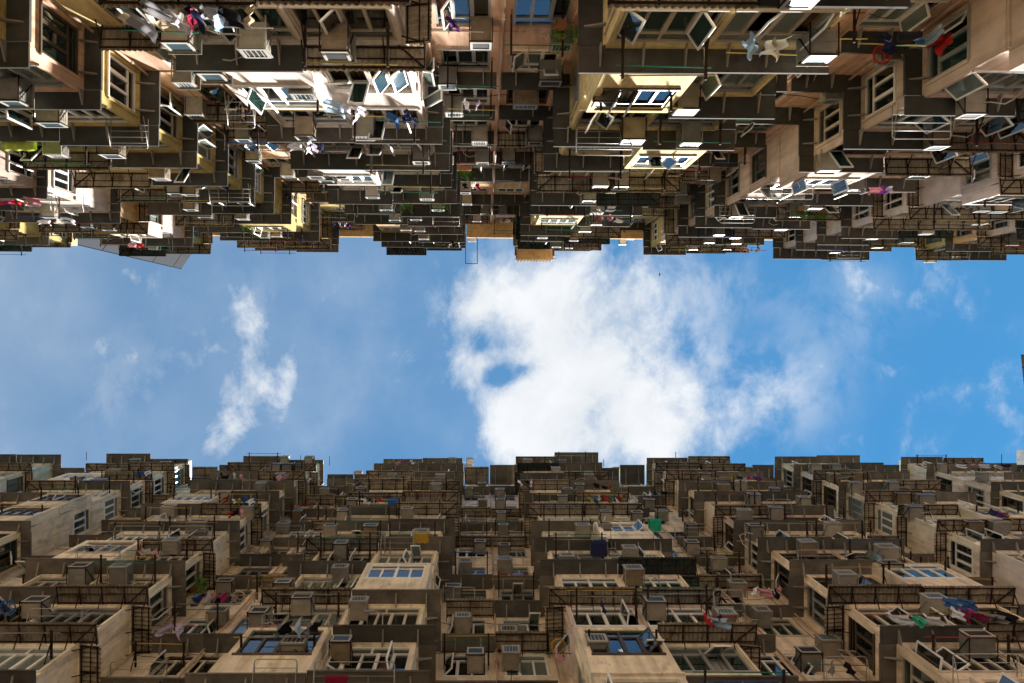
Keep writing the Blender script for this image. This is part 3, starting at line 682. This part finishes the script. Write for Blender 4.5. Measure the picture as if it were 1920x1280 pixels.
r4(480, 840, [(215, 55, 50), (395, 60, 50), (145, 110, 65), (235, 108, 65), (175, 185, 65), (30, 255, 60), (510, 298, 60), (765, 170, 50), (770, 295, 60), (685, 378, 65), (1020, 190, 60), (1380, 190, 60), (1350, 262, 70), (1470, 70, 60), (1605, 70, 50), (1590, 120, 50), (1585, 175, 50), (1695, 255, 60), (1595, 300, 60), (1830, 305, 60), (1700, 380, 60), (1835, 382, 60), (1130, 445, 80), (305, 465, 65), (200, 555, 80), (615, 460, 50), (500, 575, 40), (1235, 620, 110), (855, 575, 100), (1840, 475, 65), (1855, 570, 75), (630, 705, 100), (70, 685, 85), (1680, 695, 80), (1865, 720, 80), (1570, 845, 80), (625, 885, 115), (1865, 825, 100), (1820, 200, 50)])
r4(960, 840, [(380, 85, 60), (330, 140, 60), (580, 190, 60), (510, 265, 70), (420, 300, 65), (380, 350, 75), (710, 470, 85), (535, 570, 100), (700, 560, 90), (970, 475, 70), (1130, 465, 75), (1035, 380, 70), (945, 195, 60), (1455, 185, 70), (1595, 265, 80), (1720, 250, 80), (1825, 340, 85), (1750, 455, 95), (1840, 575, 105), (1360, 700, 90), (1355, 565, 80), (1560, 820, 100), (890, 740, 100), (665, 690, 110), (415, 800, 110), (920, 895, 120), (790, 140, 60), (120, 80, 50)])
r4(1440, 840, [(365, 115, 80), (515, 115, 70), (500, 185, 75), (660, 170, 80), (670, 255, 85), (945, 250, 85), (990, 320, 95), (1195, 345, 115), (1085, 430, 105), (1320, 110, 70), (1585, 165, 80), (1695, 180, 80), (1510, 525, 120), (1700, 525, 120), (500, 555, 110), (70, 440, 95), (285, 365, 75), (310, 695, 120), (915, 735, 130), (905, 840, 140), (600, 935, 140), (60, 295, 60)])
r4(0, 1040, [(1675, 190, 115), (1620, 415, 130), (1895, 420, 110), (235, 340, 140), (1010, 460, 150)])
r4(480, 1040, [(130, 200, 110), (335, 310, 135), (765, 335, 130), (1455, 230, 110), (1550, 455, 100), (1895, 560, 100), (270, 650, 160), (630, 635, 140), (1645, 730, 120), (1915, 720, 90)])
r4(960, 1040, [(1085, 340, 140), (645, 635, 150), (1700, 200, 115), (1890, 410, 90), (35, 715, 80), (1690, 430, 120)])
r4(1440, 1040, [(600, 135, 150), (1280, 315, 150), (325, 720, 150), (605, 610, 150), (1610, 600, 190), (1760, 575, 190), (25, 415, 60)])
ACN = {'acw': 'cream', 'acg': 'grey', 'acb': 'rusty brown'}
occ = []
for i, (x, y, wpx) in enumerate(A):
    q = locate(x, y, .62)
    if not q: continue
    fc, kind, bi, X, Dn, z, x0, x1 = q
    w = min(.8, max(.5, wpx*z/F)); w = round(w*5)/5 if w > .9 else round(w, 1)
    # keep clear of the slab above: box spans z .. z+.42
    kk = math.floor((z-fc.z0)/H); fr = z-fc.z0-kk*H
    if fr > H-.52: z = fc.z0+(kk+1)*H-.52
    elif fr < .10 and False: z += .1
    lim = .15 if kind == 'block' else -.2
    X = min(max(X, x0+lim+w/2+.1), x1-lim-w/2-.1)
    if any(a[0] is fc and abs(a[1]-X) < (a[3]+w)/2+.02 and abs(a[2]-z) < .5 for a in occ): continue
    occ.append((fc, X, z, w))
    body = rnd.choices(['acw', 'acg', 'acb'], [5, 5, 2])[0]; fins = rnd.choice(['acfin', 'acfin', 'acdark']); var = rnd.random() < .4
    e = empty('air_conditioner'); place(e, fc, X, Dn-.60, z)
    ms = ac_parts(w, body, fins, var)
    e.scale = (1, rnd.uniform(.85, 1.08), rnd.uniform(.85, 1.12))
    for nme, me in zip(('casing', 'bezel', 'grille', 'support_frame'), ms): link(nme, me, e)
    if rnd.random() < .35:
        hv = rnd.randrange(4)
        def hose():
            rg = random.Random(hv); m = MB(); sx = rg.choice((-1, 1)); a = rg.uniform(.3, .6)
            m.tube([(sx*.2, -.3, -.02), (sx*.3, -.28, -.12), (sx*(.3+a*.5), -.2, -.22+rg.uniform(-.1, .1)), (sx*(.3+a), -.35, -.15), (sx*(.35+a), -.55, -.6), (sx*(.33+a), -.57, -1.1)], .018, 6)
            return m.mesh('drain_hose', M['acface'])
        link('drain_hose', cached(('hose', hv), hose), e)
    if rnd.random() < .25:
        def cap():
            m = MB(); m.box(-.33, .33, -.62, .03, .45, .465); return m.mesh('rain_cover', M['corrgrey'])
        link('rain_cover', cached('cap', cap), e)
    reg(e, ACN[body]+' air conditioner', 'air conditioner', fc, kind, bi, X, z, 'window air conditioners on the facades')

# laundry racks ----------------------------------------------------
racks = [(450, 245, 50), (1130, 290, 105), (1725, 255, 110), (1482, 370, 80), (240, 285, 70), (125, 405, 60), (430, 390, 75), (1380, 415, 65), (1335, 335, 65), (835, 425, 50), (1590, 480, 45), (1800, 482, 32),
         (125, 925, 70), (258, 985, 85), (358, 985, 80), (185, 1025, 80), (535, 985, 60), (680, 995, 85), (745, 997, 60), (1185, 992, 80), (1300, 988, 70), (1540, 1030, 90), (555, 1150, 125), (517, 1235, 80), (665, 1240, 150),
         (105, 1140, 100), (260, 1240, 105), (1847, 1225, 120), (1585, 1230, 80), (740, 890, 55), (1460, 935, 45), (1400, 1075, 60), (870, 1100, 40), (1365, 1105, 55)]
def rack_mesh(w, dp, n):
    m = MB(); r = .014; c = .07
    m.tube([(-w/2, -dp, 0), (-w/2, -c, 0), (-w/2+c*.3, -c*.3, 0), (-w/2+c, 0, 0), (w/2-c, 0, 0), (w/2-c*.3, -c*.3, 0), (w/2, -c, 0), (w/2, -dp, 0)], r)
    m.tube([(-w/2, -dp, -.28), (-w/2, -c, -.03)], r*.8); m.tube([(w/2, -dp, -.28), (w/2, -c, -.03)], r*.8)
    rod = MB()
    for i in range(n): y = -dp*(i+1)/(n+1); rod.tube([(-w/2+.01, y, 0), (w/2-.01, y, 0)], r*.65, 5)
    return m, rod
for x, y, wpx in racks:
    q = locate(x, y, .85)
    if not q: continue
    fc, kind, bi, X, Dn, z, x0, x1 = q; w = min(2.2, wpx*z/F)
    e = empty('laundry_rack'); place(e, fc, X, Dn-.85, z)
    a, b = rack_mesh(w, .85, rnd.choice((3, 4))); a.build('frame', M['tube'], e, True); b.build('rod', M['tube'], e, True)
    reg(e, 'empty steel tube laundry rack', 'laundry rack', fc, kind, bi, X, z, 'steel laundry racks')

# pole holders with coloured drying poles ---------------------------
POLE = {'red': mat('red_pole', (.30, .05, .06), bump=0), 'green': mat('green_pole', (.04, .2, .14), bump=0), 'bamboo': mat('bamboo_pole', (.42, .32, .10), bump=0), 'blue': mat('blue_pole', (.04, .12, .35), bump=0), 'grey': mat('grey_pole', (.3, .3, .3), bump=0)}
def pole_set(fc, kind, bi, xa, xb, Dn, z, cols, label=True):
    e = empty('drying_pole_holder'); xc = (xa+xb)/2; w = xb-xa; ln = .55+.22*len(cols)
    place(e, fc, xc, Dn, z); sg = 1
    for sx in (-1, 1):
        m = MB(); x = sx*(w/2-.12); m.box(x-.025, x+.025, .0, ln, -.03, .02); m.bar((x, 0, -.3), (x, ln*.55, -.03), .025)
        for j in range(len(cols)): yy = ln-.1-.2*j; m.box(x-.01, x+.01, yy-.02, yy+.02, .02, .06)
        m.build('arm', M['steel'], e)
    for j, c in enumerate(cols):
        yy = ln-.1-.2*j; m = MB(); m.tube([(-w/2+rnd.uniform(-.1, .1), yy, .06), (w/2+rnd.uniform(-.1, .25), yy+rnd.uniform(-.03, .03), .06+rnd.uniform(0, .05))], .015, 6)
        m.build('pole', POLE[c], e, True)
    reg(e, f'dark steel pole holder with {" and ".join(dict.fromkeys(cols))} drying {"poles" if len(cols)>1 else "pole"}', 'pole holder', fc, kind, bi, xc, z, 'drying pole holders')
    return e
for fc in (UP, LO):
    for kind, x0, x1, bi in bays(fc):
        for k in range(fc.kmin+1, fc.kmax+1):
            for half in (0, 1):
                pr_ = .42 if kind == 'block' else .34
                if rnd.random() > pr_: continue
                z = fc.z0+k*H-rnd.uniform(.7, 1.25); Dn = fc.Dw if kind == 'block' else fc.Dr
                lo, hi = (x0+.6, x1-.6) if kind == 'block' else (x0+.05, x1-.05)
                mid = (lo+hi)/2; xa, xb = (lo, mid-.1) if half == 0 else (mid+.1, hi)
                if not inview((xa+xb)/2, Dn-.8, z, 0): continue
                if z > 40 and rnd.random() < .4: continue
                pole_set(fc, kind, bi, xa, xb, Dn, z, [rnd.choice(['red', 'green', 'bamboo', 'blue', 'grey', 'bamboo']) for _ in range(rnd.choice((1, 1, 2)))])

# laundry --------------------------------------------------------------
def garment(kindg, w, h, seed):
    """cloth hung over a line at z=0, local x along the line, folds in y"""
    rg = random.Random(seed); nx, nz_ = 10, 12; m = MB()
    ph = rg.uniform(0, 6); am = rg.uniform(.025, .05); sway = rg.uniform(-.05, .3)
    def prof(t, u):
        # half width factor by kind, t from top (0) to bottom (1)
        if kindg == 'shirt': return 1.0 if t < .25 else .66
        if kindg == 'trousers': return .62+.12*t
        if kindg == 'towel': return .8
        if kindg == 'sheet': return 1.0-.08*t
        return .5
    cols = nx+1
    def gridf(xs0, xs1, t0):
        b = len(m.v)
        for j in range(nz_+1):
            t = t0+(1-t0)*j/nz_
            for i in range(cols):
                u = i/nx; x = xs0+(xs1-xs0)*u
                x = x*prof(t, u); y = am*math.sin(u*9+ph+t*2)+am*.7*math.sin(t*7+ph)+sway*t*t
                m.v.append((x+.04*math.sin(t*4+ph)*t, y, -h*t+.03*math.sin(u*6+ph)*t))
        for j in range(nz_):
            for i in range(nx): a = b+j*cols+i; m.f.append((a, a+1, a+cols+1, a+cols))
    if kindg == 'trousers':
        gridf(-w/2, w/2, 0); 
        m.v = m.v[:]; m.f = [f for f in m.f if not (((min(f)//cols) > 3) and (min(f) % cols in (4, 5)))]
    elif kindg == 'shirt':
        gridf(-w/2, w/2, 0)
        m.f = [f for f in m.f if not ((min(f)//cols) > 3 and (min(f) % cols in (-1,)))]
    else: gridf(-w/2, w/2, 0)
    return m
LA = [(385, 40, 115, 'grey white maroon navy grey lightblue white black beige'), (275, 50, 50, 'beige grey beige'), (657, 212, 55, 'lightblue white lavender white'), (758, 222, 50, 'blue navy navy'), (580, 280, 55, 'white white lavender navy'),
      (845, 48, 30, 'navy purple'), (880, 200, 40, 'white lavender'), (1430, 85, 44, 'lightblue grey white beige'), (1680, 65, 35, 'navy black'), (1745, 72, 45, 'blue lightblue red red'), (545, 372, 28, 'black black'), (640, 425, 38, 'navy lavender white purple'),
      (885, 350, 35, 'black white red'), (952, 412, 38, 'pink white magenta teal'), (1135, 409, 50, 'red pink pink white'), (40, 387, 70, 'magenta red beige pink'), (110, 422, 70, 'white beige white'), (845, 459, 38, 'black white black white'),
      (560, 455, 25, 'black navy'), (1640, 352, 60, 'grey pink purple white'), (1405, 465, 38, 'orange orange green yellow'), (258, 467, 28, 'pink red'), (1000, 485, 12, 'red red'), (1130, 390, 30, 'white white'),
      (262, 886, 45, 'yellow black blue white'), (432, 893, 50, 'black black white pink'), (448, 938, 60, 'red white yellow blue white'), (443, 962, 26, 'red black pink'), (275, 1036, 42, 'red white pink'), (488, 1027, 38, 'white beige'), (525, 895, 38, 'black pink pink'),
      (695, 938, 40, 'white black white red'), (755, 867, 42, 'yellow pink red white'), (672, 908, 14, 'navy'), (1130, 912, 45, 'black black red'), (1137, 935, 70, 'yellow blue white red green green magenta yellow'), (1230, 924, 34, 'white navy black'),
      (1395, 896, 50, 'yellow navy white magenta purple'), (400, 1120, 75, 'blue navy white pink navy magenta grey'), (325, 1180, 36, 'lavender lavender'), (560, 1180, 95, 'grey black lightblue grey black'), (1045, 1232, 30, 'pink'), (1130, 1142, 12, 'navy'),
      (1435, 1112, 50, 'white pink pink black'), (1340, 1162, 42, 'red lightblue navy'), (1710, 1160, 95, 'white grey green white'), (1840, 1155, 105, 'white magenta magenta grey black black'), (1792, 1133, 30, 'blue white blue'), (1840, 873, 100, 'white black pink white grey white navy'),
      (1872, 962, 32, 'navy purple yellow'), (1580, 1255, 60, 'grey black'), (1458, 1108, 30, 'white pink'), (1345, 1090, 0, ''), (985, 905, 30, 'white black white'), (1165, 940, 0, '')]
li = 0
GC = {}
for x, y, wpx, cols in LA:
    cols = cols.split()
    if not cols: continue
    q = locate(x, y, .8)
    if not q: continue
    fc, kind, bi, X, Dn, z, x0, x1 = q
    tw = wpx*z/F; n = len(cols); step = max(tw/n, .16)
    for j, c in enumerate(cols):
        w = rnd.uniform(.26, .42); kd = rnd.choice(['shirt', 'shirt', 'trousers', 'towel']); 
        if n <= 2 and tw > .9: kd = 'sheet'; w = min(.8, step*.7)
        h = {'shirt': .55, 'trousers': .75, 'towel': .5, 'sheet': .6}[kd]*rnd.uniform(.85, 1.1)
        key = (kd, round(w, 1), c, rnd.randrange(3))
        if key not in GC: GC[key] = garment(kd, round(w, 1) or .3, h, li+5).mesh(kd, CL[c], True)
        li += 1
        o = link(kd, GC[key]); xx = X+(j-(n-1)/2)*step
        place(o, fc, xx, Dn-.8+rnd.uniform(-.06, .06), z+.25, R(rnd.uniform(50, 88))*(1 if li % 3 else -1) if kd != 'sheet' else R(rnd.uniform(-15, 15)))
        nm = {'shirt': 'shirt', 'trousers': 'pair of trousers', 'towel': 'towel', 'sheet': 'sheet'}[kd]
        reg(o, f'{c} {nm}', {'trousers': 'trousers'}.get(kd, kd), fc, kind, bi, xx, z, 'laundry hung out to dry')
    if kind == 'block' or True:
        m = MB(); m.tube([(-tw/2-.4, 0, 0), (tw/2+.5, .02, .02)], .013, 6)
        o = m.build('clothes_line', POLE[rnd.choice(['red', 'bamboo', 'grey', 'green'])], None, True); place(o, fc, X, Dn-.8, z+.26)
        reg(o, 'thin pole carrying laundry', 'clothes pole', fc, kind, bi, X, z, 'poles carrying laundry')

# plants, tarpaulins, roof things -------------------------------------
def plant(x, y, wpx, flower=False):
    q = locate(x, y, .5)
    if not q: return
    fc, kind, bi, X, Dn, z, x0, x1 = q; w = wpx*z/F
    e = empty('potted_plant'); place(e, fc, X, Dn-.5, z)
    m = MB(); m.box(-w*.4, w*.4, -.3, -.1, -.18, 0); m.build('pot', M['pot'], e)
    m = MB(); rg = random.Random(int(x))
    for i in range(int(180*max(.6, w))):
        c = Vector((rg.gauss(0, w*.28), rg.gauss(-.02, .16), rg.uniform(-.25, .45))); a = rg.uniform(.03, .07)
        u = Vector((rg.uniform(-1, 1), rg.uniform(-1, 1), rg.uniform(-.6, .6))).normalized()*a; v = u.orthogonal().normalized()*a*.5
        b = len(m.v); m.v += [tuple(c-u), tuple(c+v), tuple(c+u), tuple(c-v)]; m.f.append((b, b+1, b+2, b+3))
    lf = m.build('foliage', M['leaf'], e); lf['kind'] = 'stuff'
    m = MB()
    for i in range(8): m.tube([(rg.uniform(-w*.3, w*.3), -.2, -.02), (rg.gauss(0, w*.25), 0, .3)], .006, 4)
    m.build('stem', M['leaf'], e)
    if flower:
        m = MB(); m.tube([(0, .1, -.1), (0, .1, -.04)], .04, 8); m.build('flower', CL['red'], e)
    reg(e, 'leafy green window plant', 'plant', fc, kind, bi, X, z, 'plants on the facades')
for p in ((757, 387, 30), (825, 383, 26), (868, 326, 34), (1508, 397, 40), (1540, 400, 30), (1045, 65, 30, True), (1080, 60, 20), (465, 429, 28), (370, 1092, 26), (375, 1105, 20)): plant(*p)

def box_thing(name, label, cat, x, y, wpx, out, m, hgt, dp, kind_mesh):
    q = locate(x, y, out)
    if not q: return
    fc, kind, bi, X, Dn, z, x0, x1 = q; w = wpx*z/F
    o = kind_mesh(w, hgt, dp).build(name, m); place(o, fc, X, Dn-out, z); reg(o, label, cat, fc, kind, bi, X, z)
def tarp(w, h, d):
    m = MB(); nx = 10; pts = [(-d, h*.1), (-d, h), (0, h*.95), (0, .0)]
    pts = [(-d, 0), (-.02, -.02), (0, h*.5), (-.04, h), (-d, h*1.02)]
    for i in range(nx+1):
        for (yy, zz) in pts: m.v.append((-w/2+w*i/nx, yy+.02*math.sin(i*1.7+zz*4), zz+.02*math.sin(i*2.1)))
    k = len(pts)
    for i in range(nx):
        for j in range(k-1): a = i*k+j; m.f.append((a, a+1, a+k+1, a+k))
    return m
def tub(w, h, d):
    m = MB(); t = .02
    m.box(-w/2, w/2, -d, 0, 0, t); m.box(-w/2, w/2, -t, 0, t, h); m.box(-w/2, w/2, -d, -d+t, t, h); m.box(-w/2, -w/2+t, -d+t, -t, t, h); m.box(w/2-t, w/2, -d+t, -t, t, h)
    m.box(-w/2-.02, w/2+.02, 0, .02, h-.04, h); return m
box_thing('tarpaulin', 'bright green tarpaulin wrapped over a ledge', 'tarpaulin', 1230, 974, 20, .75, CL['green'], .4, .5, tarp)
box_thing('tarpaulin', 'yellow tarpaulin over an air conditioner', 'tarpaulin', 790, 999, 28, .75, CL['yellow'], .3, .4, tarp)
box_thing('tarpaulin', 'pale green sheet hanging', 'tarpaulin', 30, 289, 60, .7, CL['lime'], .15, .45, tarp)
box_thing('storage_tub', 'blue plastic tub outside a window', 'tub', 736, 937, 18, .75, CL['blue'], .4, .4, tub)
box_thing('storage_tub', 'dark blue plastic tub above an air conditioner', 'tub', 1124, 1018, 28, .75, CL['navy'], .35, .5, tub)
box_thing('storage_tub', 'dark red tray on a laundry rack', 'tray', 630, 1270, 40, .9, CL['maroon'], .06, .35, tub)
def basket(x, y, col, cname):
    q = locate(x, y, .75)
    fc, kind, bi, X, Dn, z, x0, x1 = q; m = MB(); r = .22
    pts = [(r*math.cos(t*math.pi/8), r*math.sin(t*math.pi/8), 0) for t in range(17)]; m.tube(pts, .02, 5); pts = [(a*.6, b*.6, .12) for a, b, c in pts]; m.tube(pts, .012, 5)
    for t in range(16): a = t*math.pi/8; m.bar((r*math.cos(a), r*math.sin(a), 0), (.6*r*math.cos(a), .6*r*math.sin(a), .12), .012)
    o = m.build('basket', CL[col], None); place(o, fc, X, Dn-.75, z); reg(o, f'round {cname} plastic basket hanging outside', 'basket', fc, kind, bi, X, z)
basket(1650, 98, 'red', 'red'); basket(15, 1138, 'blue', 'blue'); basket(448, 1118, 'beige', 'beige'); basket(1047, 1210, 'yellow', 'yellow')

def simple(o, label, cat): o['label'] = label; o['category'] = cat
# thin steel rectangle sticking out over the roof edge, antennas and rods
zt = UP.ztop+.3
def pxw(x, y, z): return Vector(((x-VX)*z/F, (y-VY)*z/F, z))
m = MB(); c = [pxw(873, 440, zt), pxw(873, 495, zt), pxw(895, 495, zt), pxw(895, 440, zt)]
for i in range(3): m.bar(c[i], c[i+1], .045)
simple(m.build('steel_frame', M['steel']), 'thin black steel rectangle jutting over the roof edge into the sky', 'frame')
k_ = 0
for (x, y, yy) in ((1267, 846, 865), (1348, 856, 872), (1132, 860, 868), (825, 858, 866), (564, 852, 866), (618, 854, 866), (1549, 855, 870), (1502, 854, 866), (162, 846, 856), (1822, 855, 868), (1878, 850, 870)):
    z = LO.ztop+.5; m = MB(); a = pxw(x, yy+6, z); b = pxw(x, y, z); m.tube([a, b], .025, 5)
    o = m.build('antenna', M['steel']); o['category'] = 'antenna'; o['group'] = 'rods on the roof edge'
    THINGS.append([o, 'thin dark rod sticking out over the lower building roof edge', a.x])
# cage balcony that overhangs the upper roofline right of the central recess
e = empty('roof_cage'); z = 44.6; x0, x1 = (968-VX)*z/F, (1034-VX)*z/F; ya, yb = -(637-468)*z/F, -(637-489)*z/F
m = MB(); m.box(x0, x1, ya, yb, z+.5, z+.56); m.build('roof_sheet', M['slab2'], e)
m = MB()
for i in range(12): x = x0+(x1-x0)*i/11; m.bar((x, yb+.03, z-.6), (x, yb+.03, z+.5), .02)
for zz in (z-.6, z-.05, z+.47): m.bar((x0, yb+.03, zz), (x1, yb+.03, zz), .03)
m.build('bars', M['oldwhite'], e)
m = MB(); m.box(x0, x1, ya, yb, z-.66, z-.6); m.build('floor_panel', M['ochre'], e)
e['label'] = 'tan cage balcony overhanging the upper roofline just right of the central recess'; e['category'] = 'cage balcony'
# neighbouring towers
def tower(pts, ztop, m, label, ribs=0, name='tower_block'):
    e = empty(name); mb = MB(); n = len(pts)
    for (x, y) in pts: mb.v += [(x, y, ZG), (x, y, ztop)]
    for i in range(n): a = 2*i; b = 2*((i+1) % n); mb.f.append((a, b, b+1, a+1))
    mb.f.append(tuple(2*i+1 for i in range(n)))
    mb.build('wall', m, e)
    if ribs:
        for i in range(n):
            p = Vector((*pts[i], 0)); q = Vector((*pts[(i+1) % n], 0)); L_ = (q-p).length; k = max(1, int(L_/ribs))
            mb = MB()
            for j in range(k+1):
                c = p+(q-p)*j/k; mb.box(c.x-.05, c.x+.05, c.y-.04, c.y+.04, ZG, ztop+.02)
            o = mb.build('rib', M['steel'], e); o['kind'] = 'stuff'
        zz = 20
        mb = MB()
        while zz < ztop:
            for i in range(n):
                p = Vector((*pts[i], zz)); q = Vector((*pts[(i+1) % n], zz)); mb.bar(p, q, .12, .12)
            zz += 9
        o = mb.build('panel_joint', M['steel'], e); o['kind'] = 'stuff'
    e['label'] = label; e['category'] = 'building'
zT = 150
a = pxw(340, 505, zT); b = pxw(385, 438, zT); c = pxw(160, 459, zT)
tower([(a.x, a.y), (b.x, b.y), (b.x-14, b.y-10), (c.x, c.y-8), (c.x, c.y)], zT, M['tower'], 'grey panelled tower peeking over the upper roofline at the left', ribs=2.6)
a = pxw(1914, 664, 120); b = pxw(1917, 735, 120)
tower([(a.x, a.y), (b.x+.4, b.y), (b.x+14, b.y), (a.x+14, a.y)], 120, M['towerb'], 'dark brown tower closing the sky at the far right edge', ribs=2.0)
a = pxw(1906, 842, 90); 
tower([(a.x, a.y), (a.x+14, a.y), (a.x+14, a.y+12), (a.x, a.y+12)], 90, M['cream'], 'cream tower corner rising over the lower roofline at the right', ribs=0)
# bird
z = 60; p = pxw(1237, 515, z); m = MB()
for sx in (-1, 1): m.v += []
m.tube([p+Vector((-.09, 0, 0)), p+Vector((-.03, 0, .01)), p+Vector((.05, 0, .01)), p+Vector((.1, 0, 0))], .022, 6)
for sy in (-1, 1):
    b_ = len(m.v); m.v += [tuple(p+Vector(q)) for q in ((-.03, 0, .01), (.04, 0, .01), (.03, sy*.1, .04), (-.01, sy*.2, .02), (-.05, sy*.1, .03))]; m.f.append(tuple(range(b_, b_+5)))
simple(m.build('bird', M['bird']), 'small dark bird flying high against the white cloud', 'bird')

# ------------------------------------------------------------------ labels that single each thing out
by = {}
for t_ in THINGS: by.setdefault(t_[1], []).append(t_)
for lab, lst in by.items():
    if len(lst) == 1: lst[0][0]['label'] = lab; continue
    lst.sort(key=lambda q: q[2]); n = len(lst)
    for i, t_ in enumerate(lst):
        if n == 2: sfx = ('left one', 'right one')[i]
        elif i == 0: sfx = 'leftmost'
        elif i == n-1: sfx = 'rightmost'
        else: sfx = f'{ordn(min(i+1, 15))} from left'
        t_[0]['label'] = f'{lab}, {sfx}'
for t_ in THINGS:
    w_ = t_[0]['label'].replace(' storey down', ' storey down').split()
    if len(w_) > 16: t_[0]['label'] = t_[0]['label'].replace(' of centre', '').replace(' building', ' wall').replace('thin pole carrying laundry', 'laundry pole').replace('dark steel pole holder', 'pole holder').replace('empty steel tube ', 'steel ')

for t_ in THINGS:
    o = t_[0]
    if len(o['label'].split()) > 16: o['label'] = o['label'].replace('pole holder with', 'holder with').replace(' drying poles', ' poles').replace(' drying pole', ' pole')
    if len(o['label'].split()) > 16: o['label'] = o['label'].replace(', the central', ', central').replace(' from left', '')
